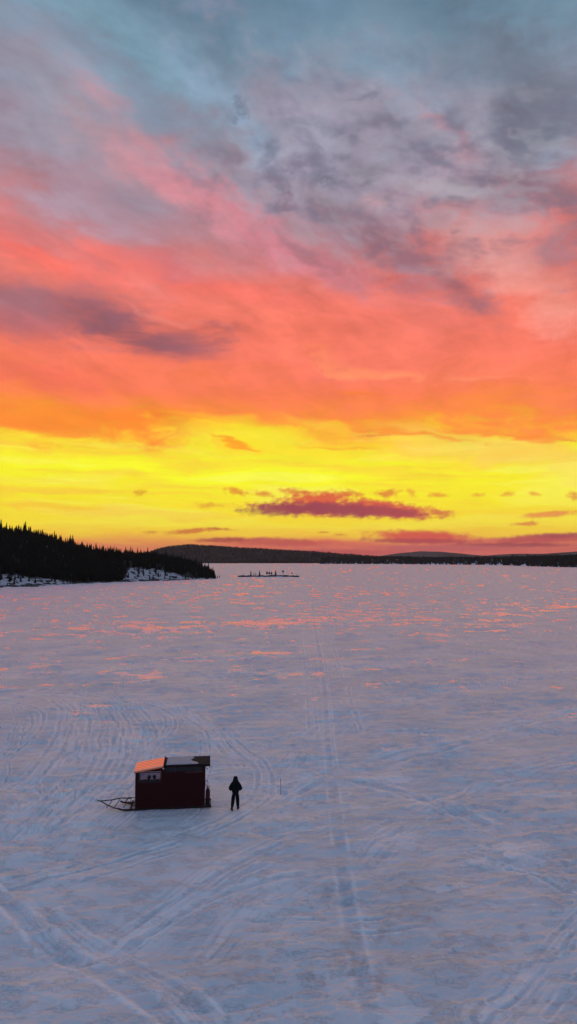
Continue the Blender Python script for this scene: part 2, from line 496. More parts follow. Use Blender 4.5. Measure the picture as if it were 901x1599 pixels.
def line_dist(x, y, pts, reach):
    """signed sideways distance to a polyline, inf beyond reach; and the run along it"""
    best = np.full(len(x), 1e9); sgn = np.zeros(len(x)); run = np.zeros(len(x))
    acc = 0.0
    for a, b in zip(pts[:-1], pts[1:]):
        lo, hi = np.minimum(a, b) - reach, np.maximum(a, b) + reach
        ln = float(np.hypot(*(b - a)))
        if ln < 1e-6: continue
        sel = np.nonzero((x > lo[0]) & (x < hi[0]) & (y > lo[1]) & (y < hi[1]))[0]
        if len(sel):
            d = (b - a) / ln
            ux, uy = x[sel] - a[0], y[sel] - a[1]
            t = np.clip(ux * d[0] + uy * d[1], 0, ln)
            rx, ry = ux - t * d[0], uy - t * d[1]
            r = np.hypot(rx, ry)
            m = r < best[sel]
            q = sel[m]
            best[q] = r[m]; sgn[q] = np.sign(d[0] * ry[m] - d[1] * rx[m]); run[q] = acc + t[m]
        acc += ln
    return best * np.where(sgn == 0, 1, sgn), run


def build_ground():
    az = np.concatenate([np.linspace(-180, -34, 40)[:-1], np.linspace(-34, -25, 60)[:-1], np.linspace(-25, 25, 720),
                         np.linspace(25, 34, 60)[1:], np.linspace(34, 180, 40)[1:]])
    k = np.linspace(13.6 * 682 / 19.0, 13.6 * 682 / 1800, 640)
    r = np.concatenate([np.geomspace(.5, 19, 30)[:-1], 13.6 * 682 / k, np.geomspace(1800, 59000, 50)[1:]])
    A, Rr = np.meshgrid(np.radians(az), r)
    shp = A.shape
    x, y = (np.sin(A) * Rr).ravel(), (np.cos(A) * Rr).ravel()
    rr = Rr.ravel()
    fade = 1 - sstep(rr, 300, 1500)
    ca, sa = math.cos(R(-14)), math.sin(R(-14))
    xr, yr = x * ca - y * sa, x * sa + y * ca
    drift = fbm(xr / 16, yr / 7, 4, .5, 3) - .5
    sastr = fbm(xr / 3.4, yr / 1.3, 5, .6, 9) - .5
    lumps = fbm(x / 9, y / 6, 5, .6, 15)
    small = fbm(xr / 1.1, yr / .5, 4, .6, 19) - .5
    z = drift * .42 + sastr * .30 * (.4 + sstep(lumps, .4, .65)) + small * .09
    # thin wind-broken crust plates standing up a little in places
    crust = fbm(xr / 2.8 + sastr, yr / 1.5, 5, .62, 27)
    region = fbm(x / 26, y / 20, 3, .5, 35)
    plate = sstep(crust, .66, .70) * sstep(region, .45, .6)
    z += plate * .05
    track = np.zeros(len(x)); ridge = np.zeros(len(x))
    brk = fbm(x / 2.2, y / 2.2, 4, .6, 43)
    brk2 = fbm(x / 6.0, y / 6.0, 4, .6, 47)

    xw = x + (fbm(x / 7, y / 7, 3, .5, 81) - .5) * .7
    yw = y + (fbm(x / 7, y / 7, 3, .5, 87) - .5) * .9

    def tr(pix, w, depth=.05, st=1.0, broken=.5, twin=0.0, world=False, rg=.6, straight=False):
        nonlocal z
        depth = depth * .85; st = st * .8; rg = rg * 2.0; w = w * (.66 if twin else .85)
        pts = catmull([p if world else gpt(*p) for p in pix], 10)
        d, run = line_dist(*((x, y) if straight else (xw, yw)), pts, w * 3 + twin)
        near = np.abs(d) < w * 3 + twin
        if not near.any(): return
        q = np.nonzero(near)[0]
        dd = np.abs(np.abs(d[q]) - twin) / w if twin else np.abs(d[q]) / w
        keep = sstep(brk2[q] * .5 + brk[q] * .5, broken - .16, broken + .1) * (.55 + .9 * brk[q])
        tot = run[q].max() if len(q) else 1
        ends = sstep(run[q], 0, 3) * (1 - sstep(run[q], tot - 3, tot)) if tot > 8 else 1.0
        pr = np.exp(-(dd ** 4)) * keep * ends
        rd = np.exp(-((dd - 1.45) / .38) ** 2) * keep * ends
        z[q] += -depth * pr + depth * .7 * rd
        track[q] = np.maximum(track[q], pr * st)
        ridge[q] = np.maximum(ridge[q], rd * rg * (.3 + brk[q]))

    # the long straight snowmobile track towards the far shore
    tr([(486, 905), (490, 960), (499, 1020), (508, 1085), (512, 1150), (519, 1220), (533, 1340), (545, 1420), (563, 1520), (590, 1640)], .30, .022, .6, .42, straight=True, rg=.3)
    tr([(496, 960), (506, 1020), (514, 1085), (520, 1160), (530, 1230)], .12, .03, .4, .42, straight=True)
    tr([(468, 960), (478, 1030), (484, 1080), (492, 1180)], .2, .03, .4, .5, straight=True, twin=.3)
    tr([(505, 940), (524, 1020), (548, 1090), (566, 1150)], .2, .03, .4, .5)
    # broad ploughed way, bottom left
    tr([(-60, 1360), (40, 1440), (130, 1500), (230, 1570), (330, 1660)], .38, .06, .9, .40)
    tr([(20, 1400), (140, 1465), (270, 1545), (400, 1640)], .30, .04, .5, .46)
    # curve sweeping past the hut
    tr([(-80, 1400), (60, 1372), (170, 1347), (260, 1322), (330, 1292), (378, 1262), (408, 1238), (414, 1212), (392, 1180), (350, 1148), (290, 1118)], .22, .06, 1.0, .36, twin=.45)
    tr([(-60, 1422), (60, 1396), (180, 1368), (280, 1336), (360, 1300)], .14, .04, .7, .5)
    tr([(372, 1190), (350, 1160), (300, 1125), (220, 1096), (120, 1080), (20, 1078), (-80, 1090)], .3, .05, .8, .4, twin=.5)
    tr([(340, 1170), (330, 1140), (270, 1108), (170, 1090), (60, 1092), (-40, 1108)], .25, .05, .7, .45)
    # turning loops left of the hut
    tr([(-30, 1262), (50, 1214), (96, 1160), (104, 1112), (84, 1088)], .25, .06, .8, .38, twin=.5)
    tr([(-40, 1310), (60, 1262), (128, 1200), (150, 1150), (146, 1112), (118, 1092)], .25, .06, .8, .38, twin=.5)
    tr([(20, 1318), (100, 1272), (166, 1210), (190, 1160), (186, 1118), (150, 1096)], .25, .06, .8, .38, twin=.45)
    tr([(120, 1282), (180, 1232), (222, 1180), (232, 1140), (210, 1108), (170, 1090)], .25, .06, .8, .4, twin=.45)
    tr([(196, 1200), (240, 1160), (268, 1132), (252, 1110)], .22, .05, .7, .4, twin=.4)
    tr([(-60, 1200), (20, 1170), (60, 1130), (40, 1104), (-20, 1100)], .22, .05, .7, .4, twin=.45)
    tr([(-20, 1290), (30, 1262), (46, 1240), (20, 1228), (-30, 1240)], .4, .04, .4, .4)
    tr([(30, 1330), (90, 1300), (180, 1262), (215, 1240)], .16, .05, .7, .45, twin=.4)
    rs = random.Random(5)
    for i in range(20):
        cx, cy = rs.uniform(-20, 300), rs.uniform(1100, 1290)
        s_ = rs.uniform(.6, 1.2)
        tr([(cx - 70 * s_, cy + 52 * s_), (cx - 10 * s_, cy + 18 * s_), (cx + 26 * s_, cy - 14 * s_), (cx + 34 * s_, cy - 44 * s_), (cx + 22 * s_, cy - 60 * s_)], .12, .05, .8, .45, twin=.35)
    # ways across the right half
    tr([(330, 1110), (420, 1112), (510, 1104), (620, 1092), (760, 1072), (960, 1036)], .3, .05, .6, .52, twin=.5)
    tr([(400, 1262), (470, 1226), (560, 1198), (680, 1172), (800, 1140), (960, 1096)], .35, .05, .6, .5, twin=.5)
    tr([(470, 1196), (560, 1216), (640, 1240), (720, 1272), (820, 1318)], .45, .06, .9, .44)
    tr([(560, 1330), (660, 1262), (780, 1216), (960, 1176)], .3, .05, .5, .52, twin=.5)
    tr([(150, 1500), (240, 1440), (330, 1390), (430, 1334), (520, 1300)], .25, .05, .6, .5, twin=.4)
    tr([(200, 1480), (300, 1420), (420, 1376), (560, 1352)], .2, .04, .5, .5)
    tr([(780, 1570), (830, 1520), (880, 1466), (930, 1420)], .14, .04, .7, .42, twin=.22)
    tr([(850, 1590), (890, 1540), (960, 1470)], .14, .04, .6, .46)
    tr([(740, 1330), (800, 1360), (900, 1400)], .2, .05, .5, .46)
    for i in range(16):
        yy = 560 * rs.random() ** .8 + 900
        x0 = rs.uniform(-100, 800)
        tr([(x0, yy), (x0 + 120, yy + rs.uniform(-14, 8)), (x0 + 260, yy + rs.uniform(-30, 10)), (x0 + 420, yy + rs.uniform(-50, 8))], rs.uniform(.15, .3), .04, .5, .55, twin=.45)
    # pale streaks and crusty patches
    def swath(pix, w, amt):
        pts = catmull([gpt(*p) for p in pix], 10)
        d, run = line_dist(xw, yw, pts, w * 2.5)
        q = np.nonzero(np.abs(d) < w * 2.5)[0]
        lines = fbm(d[q] / .22, run[q] / 6.0, 4, .6, 97)
        ridge[q] = np.maximum(ridge[q], amt * np.exp(-(d[q] / w) ** 2) * sstep(lines, .42, .62) * sstep(brk2[q], .3, .55))
        track[q] = np.maximum(track[q], amt * .6 * np.exp(-(d[q] / w) ** 2) * sstep(lines, .5, .3) * sstep(brk2[q], .3, .55))
        z[q] += .03 * amt * (lines - .5) * np.exp(-(d[q] / w) ** 2)
    for p_, w_, a_ in [([(-60, 1300), (60, 1230), (120, 1150), (110, 1100)], 1.6, .9), ([(0, 1330), (110, 1250), (180, 1170), (180, 1110)], 1.6, .9),
                       ([(60, 1330), (190, 1220), (235, 1160), (210, 1105)], 1.4, .8), ([(380, 1200), (340, 1145), (260, 1105), (120, 1085), (-40, 1090)], 1.5, .9),
                       ([(-60, 1400), (120, 1360), (280, 1312), (380, 1260)], 1.0, .8), ([(-20, 1380), (120, 1470), (260, 1560), (330, 1640)], 1.0, .8),
                       ([(160, 1500), (300, 1400), (440, 1320), (560, 1270)], 1.3, .7), ([(420, 1230), (560, 1195), (740, 1150), (960, 1090)], 1.8, .7),
                       ([(560, 1360), (700, 1240), (840, 1190), (960, 1170)], 1.3, .6), ([(470, 1170), (620, 1230), (800, 1310), (960, 1400)], 1.3, .6),
                       ([(430, 1240), (470, 1180), (520, 1130), (640, 1090), (901, 1040)], 2.4, .6), ([(760, 1600), (860, 1490), (960, 1400)], .8, .8),
                       ([(-40, 1060), (200, 1046), (450, 1050), (700, 1030)], 3.0, .6), ([(330, 1500), (420, 1400), (560, 1330)], .9, .6)]:
        swath(p_, w_, a_)
    for cx, cy, rx_, ry_, st in [(790, 1330, 60, 18, 1), (758, 1338, 24, 10, 1), (720, 1384, 50, 10, .7), (620, 1216, 60, 10, .8), (770, 1290, 50, 8, .6),
                                 (690, 1390, 50, 8, .7), (720, 1480, 26, 10, .9), (560, 1260, 40, 6, .6), (850, 1240, 60, 8, .7), (630, 1590, 50, 20, .6),
                                 (440, 1445, 40, 30, .35), (120, 1540, 120, 40, .35), (420, 1580, 90, 30, .4)]:
        c0 = gpt(cx, cy); c1 = gpt(cx + rx_, cy); c2 = gpt(cx, cy - ry_)
        u = (x - c0.x - (y - c0.y) * c0.x / c0.y) / abs(c1.x - c0.x); v = (y - c0.y) / (c2.y - c0.y)
        t = np.sqrt(u * u + v * v) - 2.2 * (crust - .5)
        pl = (1 - sstep(t, .62, .80)) * st
        ridge = np.maximum(ridge, pl * .8); z += .05 * pl
    # footprints round the hut
    hx, hy = gpt(265, 1265)[:2]
    for i in range(160):
        a_, q_ = rs.uniform(0, 2 * PI), rs.uniform(2.2, 7)
        fx, fy = hx + 1.5 + q_ * math.cos(a_) * 1.0, hy + q_ * math.sin(a_) * .8
        sel = np.nonzero((np.abs(x - fx) < .3) & (np.abs(y - fy) < .4))[0]
        d2 = ((x[sel] - fx) / .12) ** 2 + ((y[sel] - fy) / .2) ** 2
        z[sel] -= .05 * np.exp(-d2); track[sel] = np.maximum(track[sel], .6 * np.exp(-d2))

    # blown-off grey ice showing through
    bare = np.zeros(len(x))
    nb = fbm(x / 1.1, y / 2.2, 5, .65, 53)
    for cx, cy, rx_, ry_, st in [(560, 1510, 70, 46, 1), (640, 1430, 60, 60, .75), (520, 1395, 50, 26, .7), (880, 1376, 50, 30, .7),
                                 (270, 1560, 60, 24, .7), (370, 1510, 60, 40, .55), (480, 1530, 40, 40, .9), (720, 1270, 60, 22, .5),
                                 (740, 1480, 60, 50, .5), (90, 1430, 60, 22, .4), (600, 1060, 160, 12, .4), (200, 1070, 120, 10, .4),
                                 (560, 1395, 90, 12, .6)]:
        c0 = gpt(cx, cy); c1 = gpt(cx + rx_, cy); c2 = gpt(cx, cy - ry_)
        u = (x - c0.x - (y - c0.y) * c0.x / c0.y) / abs(c1.x - c0.x); v = (y - c0.y) / (c2.y - c0.y)
        t = np.sqrt(u * u + v * v) - 1.6 * (nb - .5)
        bare = np.maximum(bare, (1 - sstep(t, .35, 1.0)) * st)
    # glazed melt patches, denser on the middle lake
    gz = fbm(x / 7 + drift, y / 6, 6, .64, 61)
    gz2 = fbm(x / 2.1, y / 2.4, 5, .6, 67)
    big = fbm(x / 60, y / 45, 3, .5, 71)
    dens = np.interp(rr, [20, 35, 60, 90, 140, 260, 500, 900], [-.34, -.26, -.12, -.05, -.025, -.03, -.05, -.05]) + (big - .5) * .22
    for cx, cy, rx_, ry_, st in [(250, 982, 130, 13, .13), (420, 974, 34, 9, .16), (500, 970, 60, 8, .12), (770, 960, 110, 10, .14),
                                 (340, 1025, 110, 14, .09), (440, 1010, 80, 14, .08), (885, 948, 30, 4, .2), (600, 1000, 60, 10, .08),
                                 (20, 1046, 60, 6, .12), (255, 1060, 40, 6, .12), (800, 1330, 50, 12, .22), (760, 1335, 20, 8, .2),
                                 (600, 1176, 24, 5, .22), (720, 1095, 60, 10, .1), (885, 1106, 30, 8, .16), (845, 1240, 30, 6, .14), (732, 1272, 20, 6, .2),
                                 (575, 960, 120, 10, .06), (710, 1480, 20, 8, .16), (560, 920, 200, 8, .05)]:
        c0 = gpt(cx, cy); c1 = gpt(cx + rx_, cy); c2 = gpt(cx, cy - ry_)
        u = (x - c0.x - (y - c0.y) * c0.x / c0.y) / abs(c1.x - c0.x); v = (y - c0.y) / (c2.y - c0.y)
        dens = dens + st * np.exp(-(u * u + v * v))
    dens = dens - .022 * sstep(x / np.maximum(rr, 1), .05, .3)
    glaze = sstep(gz * .62 + gz2 * .38 + dens, .585, .675)
    near_hut = np.hypot((x - hx - 1.2) / 6.5, (y - hy - 1) / 4.5)
    glaze *= sstep(near_hut, .8, 1.3)
    z *= fade
    z *= .25 + .75 * sstep(near_hut, .5, 1.2)
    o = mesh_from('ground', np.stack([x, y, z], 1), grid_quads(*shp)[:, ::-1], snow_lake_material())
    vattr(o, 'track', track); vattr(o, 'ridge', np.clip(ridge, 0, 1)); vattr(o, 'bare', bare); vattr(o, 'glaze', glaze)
    o['kind'] = 'structure'


build_ground()


# ------------------------------------------------------------------ object helpers
def tag(o, label=None, cat=None, group=None, kind=None):
    if label: o['label'] = label
    if cat: o['category'] = cat
    if group: o['group'] = group
    if kind: o['kind'] = kind
    return o


def empty(name, loc, rz=0.0):
    o = bpy.data.objects.new(name, None)
    C.objects.link(o)
    o.location = loc
    o.rotation_euler = (0, 0, rz)
    o.empty_display_size = .2
    return o


def link_bm(name, bm, m, parent=None, smooth=False, bevel=0.0):
    me = bpy.data.meshes.new(name)
    bmesh.ops.recalc_face_normals(bm, faces=bm.faces)
    bm.to_mesh(me); bm.free()
    me.materials.append(m)
    if smooth:
        for p in me.polygons: p.use_smooth = True
    o = bpy.data.objects.new(name, me)
    C.objects.link(o)
    if parent: o.parent = parent
    if bevel:
        b = o.modifiers.new('bevel', 'BEVEL'); b.width = bevel; b.segments = 2; b.limit_method = 'ANGLE'
    return o


def box(bm, x0, x1, y0, y1, z0, z1, top=None):
    """axis box; top = (z at x0, z at x1) for a sloping top"""
    za, zb = top if top else (z1, z1)
    v = [bm.verts.new(p) for p in ((x0, y0, z0), (x1, y0, z0), (x1, y1, z0), (x0, y1, z0),
                                   (x0, y0, za), (x1, y0, zb), (x1, y1, zb), (x0, y1, za))]
    for f in ((0, 3, 2, 1), (4, 5, 6, 7), (0, 1, 5, 4), (1, 2, 6, 5), (2, 3, 7, 6), (3, 0, 4, 7)):
        bm.faces.new([v[i] for i in f])


def tube(bm, pts, r, n=8, r1=None, cap=True):
    pts = [Vector(p) for p in pts]
    rings = []
    for i, p in enumerate(pts):
        d = (pts[min(i + 1, len(pts) - 1)] - pts[max(i - 1, 0)]).normalized()
        up = Vector((0, 0, 1)) if abs(d.z) < .9 else Vector((1, 0, 0))
        a = d.cross(up).normalized(); b = d.cross(a).normalized()
        rr = r if r1 is None else r + (r1 - r) * i / (len(pts) - 1)
        rings.append([bm.verts.new(p + a * rr * math.cos(2 * PI * k / n) + b * rr * math.sin(2 * PI * k / n)) for k in range(n)])
    for A_, B_ in zip(rings[:-1], rings[1:]):
        for k in range(n):
            bm.faces.new((A_[k], A_[(k + 1) % n], B_[(k + 1) % n], B_[k]))
    if cap:
        bm.faces.new(rings[0]); bm.faces.new(rings[-1][::-1])


def lathe(bm, prof, cx, cy, n=16):
    rings = [[bm.verts.new((cx + r_ * math.cos(2 * PI * k / n), cy + r_ * math.sin(2 * PI * k / n), z_)) for k in range(n)] for r_, z_ in prof]
    for A_, B_ in zip(rings[:-1], rings[1:]):
        for k in range(n):
            bm.faces.new((A_[k], A_[(k + 1) % n], B_[(k + 1) % n], B_[k]))
    bm.faces.new(rings[0]); bm.faces.new(rings[-1])


def skin(name, verts, edges, m, parent=None, sub=2, root=0):
    """verts: (x, y, z, radius[, radius2])"""
    bm = bmesh.new()
    lay = bm.verts.layers.skin.verify()
    vs = []
    for i, v in enumerate(verts):
        b = bm.verts.new(v[:3])
        b[lay].radius = (v[3], v[4] if len(v) > 4 else v[3])
        b[lay].use_root = (i == root)
        vs.append(b)
    for a, b in edges: bm.edges.new((vs[a], vs[b]))
    me = bpy.data.meshes.new(name)
    bm.to_mesh(me); bm.free()
    me.materials.append(m)
    o = bpy.data.objects.new(name, me)
    C.objects.link(o)
    if parent: o.parent = parent
    k = o.modifiers.new('skin', 'SKIN'); k.use_smooth_shade = True; k.branch_smoothing = .6
    s_ = o.modifiers.new('sub', 'SUBSURF'); s_.levels = sub; s_.render_levels = sub
    return o


def blob_mesh(bm, c, rad, seg=12, rings=8, jit=0.0, seed=0):
    rs = random.Random(seed)
    ret = bmesh.ops.create_uvsphere(bm, u_segments=seg, v_segments=rings, radius=1.0)
    for v in ret['verts']:
        j = 1 + rs.uniform(-jit, jit)
        v.co = Vector((c[0] + v.co.x * rad[0] * j, c[1] + v.co.y * rad[1] * j, c[2] + v.co.z * rad[2] * j))
    return ret['verts']


# ------------------------------------------------------------------ shared materials
M_SNOW = mat('shore_snow', (.72, .76, .82), .6, .3, vary=.08, scale=.3, bump=.5, bscale=1.5)
M_FOREST_FLOOR = mat('heath', (.035, .032, .03), .95, .1, vary=.4, scale=.4)
M_NEEDLE = mat('spruce_needles', (.020, .026, .018), .9, .1, vary=.35, scale=.8)
M_BARK = mat('bark', (.045, .033, .026), .95, .1, vary=.3, scale=6)
M_ROCK = mat('dark_rock', (.07, .065, .065), .9, .2, vary=.4, scale=1.5, bump=.5, bscale=4)
M_FARTREE = mat('far_forest', (.022, .024, .020), .95, .05, vary=.3, scale=.05)
M_RED = mat('red_painted_board', (.032, .0045, .0045), .8, .2, vary=.25, scale=3, bump=.3, bscale=18, stretch=(6, 6, .4))
M_REDDARK = mat('dark_red_trim', (.045, .008, .008), .7, .25, vary=.2, scale=6)
M_BLACK = mat('black_roofing_felt', (.018, .017, .018), .85, .2, vary=.2, scale=8, bump=.3)
M_METAL = mat('galvanised_steel', (.35, .36, .38), .45, .5, metal=.8, vary=.15, scale=5)
M_DARKSTEEL = mat('dark_steel', (.03, .03, .033), .5, .4, metal=.3, vary=.2, scale=8)
M_WOODDARK = mat('tarred_wood', (.03, .022, .018), .8, .2, vary=.3, scale=5)
M_SUNSET_SHEET = mat('sunset_tinted_sheet', (.98, .60, .40), .14, .6, metal=1.0, vary=.08, scale=3)  # glossy sheet; orange of the mirrored sunset deepened in its base colour
M_ORANGE_TRIM = mat('orange_eaves_board', (.95, .22, .09), .45, .4, metal=.0, vary=.1, scale=4)
M_INSIDE = mat('plywood_lining', (.10, .08, .07), .8, .2, vary=.2, scale=4)
M_WHITE = mat('white_plastic', (.75, .75, .75), .5, .4, vary=.05)
M_BOTTLE = mat('oxblood_bottle_paint', (.045, .008, .008), .5, .3, vary=.15, scale=6)
M_RUBBER = mat('black_rubber', (.015, .015, .015), .7, .3, vary=.1)
M_JACKET = mat('black_jacket', (.010, .010, .013), .9, .1, vary=.3, scale=12, bump=.4, bscale=25)
M_TROUSER = mat('black_trousers', (.008, .008, .010), .9, .1, vary=.3, scale=12, bump=.3, bscale=25)
M_BLUECOAT = mat('dark_blue_coat', (.035, .05, .12), .85, .2, vary=.2, scale=10)
M_SKINTONE = mat('skin_tone', (.45, .27, .2), .6, .3, vary=.06)
M_POLE = mat('grey_wood_stake', (.17, .14, .16), .9, .1, vary=.2, scale=10)
M_GREY = mat('grey_plastic', (.28, .26, .30), .6, .3, vary=.1)


def glass_material():
    m = bpy.data.materials.new('window_glass')
    m.use_nodes = True
    t = m.node_tree
    t.nodes.clear()
    tr_ = t.nodes.new('ShaderNodeBsdfTransparent'); tr_.inputs[0].default_value = (.72, .68, .72, 1)
    gl = t.nodes.new('ShaderNodeBsdfGlossy'); gl.inputs['Roughness'].default_value = .06
    fr = t.nodes.new('ShaderNodeFresnel'); fr.inputs[0].default_value = 1.45
    mx = t.nodes.new('ShaderNodeMixShader'); o = t.nodes.new('ShaderNodeOutputMaterial')
    t.links.new(fr.outputs[0], mx.inputs[0]); t.links.new(tr_.outputs[0], mx.inputs[1]); t.links.new(gl.outputs[0], mx.inputs[2])
    t.links.new(mx.outputs[0], o.inputs[0])
    return m


M_GLASS = glass_material()


# ------------------------------------------------------------------ fishing hut on a sled
def wall_with_hole(bm, x0, x1, y0, y1, z0, ztop, hx0, hx1, hz0, hz1):
    """wall panel (sloping top given as function) with one rectangular opening, butted pieces"""
    def pc(a, b, c, d):
        box(bm, a, b, y0, y1, c, 0, top=(d(a) if callable(d) else d, d(b) if callable(d) else d))
    pc(x0, hx0, z0, ztop)
    pc(hx1, x1, z0, ztop)
    pc(hx0, hx1, z0, hz0)
    box(bm, hx0, hx1, y0, y1, hz1, 0, top=(ztop(hx0), ztop(hx1)))


def build_hut():
    p = gpt(265.5, 1265)
    hut = empty('fishing_hut', (p.x, p.y, 0), R(7))
    tag(hut, 'dark red wooden ice fishing hut on a sled, roof panel shining orange at left end', 'hut')
    X0, X1, D, Z0 = -1.86, 1.86, 1.32, .16
    XP = -.40                                   # where the raised panel meets the flat roof

    def zt(x):
        return 2.12 + (x - X0) / (XP - X0) * .22 if x < XP else 2.34
    # walls
    bm = bmesh.new()
    wall_with_hole(bm, X0, XP, 0, .05, Z0, zt, -1.74, -.50, 1.46, 2.08)
    box(bm, XP, X1, 0, .05, Z0, 2.34)
    w = link_bm('front_wall', bm, M_RED, hut)
    bm = bmesh.new()                            # board joints, standing proud as cover strips
    x = X0 + .18
    while x < X1 - .1:
        top = 1.40 if -1.80 < x < -.46 else (1.93 if x > XP else zt(x) - .02)
        box(bm, x - .012, x + .012, -.010, -.002, Z0 + .02, top)
        x += .185
    link_bm('cover_strips', bm, M_RED, w)
    bm = bmesh.new()
    wall_with_hole(bm, X0, XP, D - .05, D, Z0, zt, -1.76, -.46, 1.22, 1.98)
    box(bm, XP, X1, D - .05, D, Z0, 2.34)
    link_bm('back_wall', bm, M_RED, hut)
    bm = bmesh.new()
    box(bm, X0, X0 + .05, .052, D - .052, Z0, 2.12)
    link_bm('side_wall', bm, M_RED, hut)
    bm = bmesh.new()
    box(bm, X1 - .05, X1, .052, D - .052, Z0, 2.34)
    e_ = link_bm('side_wall', bm, M_RED, hut)
    bm = bmesh.new()                            # door in the rear end
    box(bm, X1 + .002, X1 + .03, .45, 1.15, .3, 2.1)
    dr = link_bm('door', bm, M_REDDARK, hut, bevel=.006)
    bm = bmesh.new(); tube(bm, [(X1 + .03, .55, 1.1), (X1 + .09, .55, 1.1), (X1 + .09, .65, 1.1)], .012)
    link_bm('handle', bm, M_METAL, dr)
    bm = bmesh.new(); box(bm, X0 + .002, X1 - .002, .002, D - .002, Z0 - .05, Z0 - .002)
    link_bm('floor_deck', bm, M_WOODDARK, hut)
    bm = bmesh.new(); box(bm, X0 + .055, X1 - .055, .055, .07, Z0 + .05, 1.38); box(bm, X0 + .055, X1 - .055, D - .07, D - .055, Z0 + .05, 1.18)
    link_bm('inner_lining', bm, M_INSIDE, hut)
    # corner trims, pale metal on the left end
    bm = bmesh.new(); box(bm, X0 - .02, X0 - .002, -.015, .05, Z0, 2.06)
    link_bm('corner_trim', bm, M_METAL, hut)
    bm = bmesh.new(); box(bm, X1 + .002, X1 + .018, -.015, .04, .35, 1.05)
    link_bm('corner_trim', bm, M_METAL, hut)
    # windows
    def window(x0, x1, z0, z1, y, fw=.035, glass=M_GLASS, mull=None, fm=M_REDDARK):
        bm = bmesh.new()
        box(bm, x0 - fw, x0, y - .018, y + .012, z0 - fw, z1 + fw)
        box(bm, x1, x1 + fw, y - .018, y + .012, z0 - fw, z1 + fw)
        box(bm, x0 + .001, x1 - .001, y - .016, y + .010, z0 - fw, z0)
        box(bm, x0 + .001, x1 - .001, y - .016, y + .010, z1, z1 + fw)
        if mull: box(bm, mull - .018, mull + .018, y - .014, y + .008, z0 + .001, z1 - .001)
        f = link_bm('window', bm, fm, hut)
        bm = bmesh.new(); box(bm, x0 + .002, x1 - .002, y - .004, y + .002, z0 + .002, z1 - .002)
        link_bm('pane', bm, glass, f)
        return f
    window(-1.70, -.54, 1.50, 2.02, -.004)
    window(-1.72, -.50, 1.26, 1.94, D + .006)
    dk = mat('dark_curtained_glass', (.012, .012, .014), .25, .4, vary=.2)
    window(-.28, 1.70, 2.03, 2.26, -.012, glass=dk, mull=.78)
    bm = bmesh.new(); box(bm, .82, 1.74, -.040, -.031, 1.965, 1.99)
    link_bm('sill', bm, mat('worn_sill', (.16, .09, .09), .6), hut)
    # left raised panel, glossy
    bm = bmesh.new()
    n = 40
    x0, x1 = X0 - .07, XP + .02
    z0, z1 = 2.17, 2.41
    prof = [(-.13, -.035), (-.10, .0)]
    for k in range(n + 1):                      # ribs run along the hut, so the profile is across it
        yy = -.08 + (D + .22) * k / n
        prof.append((yy, .016 if k % 8 == 4 else 0.0))
    vs = []
    for xx, zz in ((x0, z0), (x1, z1)):
        vs.append([bm.verts.new((xx, yy, zz + dz)) for yy, dz in prof])
        vs.append([bm.verts.new((xx, yy, zz + dz - .02)) for yy, dz in prof])
    for k in range(len(prof) - 1):
        bm.faces.new((vs[0][k], vs[2][k], vs[2][k + 1], vs[0][k + 1]))
        bm.faces.new((vs[1][k], vs[1][k + 1], vs[3][k + 1], vs[3][k]))
    for k in (0, len(prof) - 1): bm.faces.new((vs[0][k], vs[1][k], vs[3][k], vs[2][k]))
    for a in (0, 2):
        for k in range(len(prof) - 1): bm.faces.new((vs[a][k], vs[a][k + 1], vs[a + 1][k + 1], vs[a + 1][k]))
    rp = link_bm('roof_panel', bm, M_SUNSET_SHEET, hut)
    rp['label'] = 'ribbed roof sheet shining orange with the sunset'
    bm = bmesh.new()                            # eaves board along the near side
    for (ya, yb, za, zb, s0) in ((-.165, -.135, -.165, -.045, 0),):
        v = [bm.verts.new(q) for q in ((x0, ya, z0 - .10), (x1, ya, z1 - .10), (x1, yb, z1 - .10), (x0, yb, z0 - .10),
                                       (x0, ya, z0 + zb), (x1, ya, z1 + zb), (x1, yb, z1 + zb), (x0, yb, z0 + zb))]
        for f in ((0, 3, 2, 1), (4, 5, 6, 7), (0, 1, 5, 4), (1, 2, 6, 5), (2, 3, 7, 6), (3, 0, 4, 7)): bm.faces.new([v[i] for i in f])
    link_bm('eaves_board', bm, M_ORANGE_TRIM, hut)
    bm = bmesh.new(); box(bm, x1 + .002, x1 + .05, -.15, D + .14, 2.30, 2.47)
    box(bm, x1 + .05, x1 + .12, -.10, .05, 2.36, 2.44)
    link_bm('end_board', bm, M_BLACK, hut, bevel=.005)
    bm = bmesh.new(); box(bm, XP - .02, XP + .06, -.05, -.012, 2.18, 2.26)
    link_bm('lamp_bracket', bm, M_WHITE, hut, bevel=.006)
    # flat roof, snow on it, bare black overhang at the rear
    bm = bmesh.new(); box(bm, x1 + .06, 2.12, -.12, D + .08, 2.345, 2.42)
    link_bm('roof', bm, M_BLACK, hut, bevel=.008)
    bm = bmesh.new()
    nx, ny = 36, 16
    xa, xb, ya, yb = x1 + .16, 1.25, -.10, D + .04
    g = []
    for j in range(ny + 1):
        row = []
        for i in range(nx + 1):
            u, v_ = i / nx, j / ny
            xx = xa + (xb - xa) * u + (.14 * math.sin(v_ * 9) + .16 * (v_ - .5) * -2.2) * (u ** 6)
            yy = ya + (yb - ya) * v_
            ed = min(u * 9, (1 - u) * 5, v_ * 9 + .35, (1 - v_) * 9 + .2, 1)
            row.append(bm.verts.new((xx, yy, 2.424 + .04 * max(0, ed) ** .6 + .008 * math.sin(7 * xx + 5 * yy))))
        g.append(row)
    for j in range(ny):
        for i in range(nx): bm.faces.new((g[j][i], g[j][i + 1], g[j + 1][i + 1], g[j + 1][i]))
    ex = bmesh.ops.extrude_face_region(bm, geom=bm.faces[:])
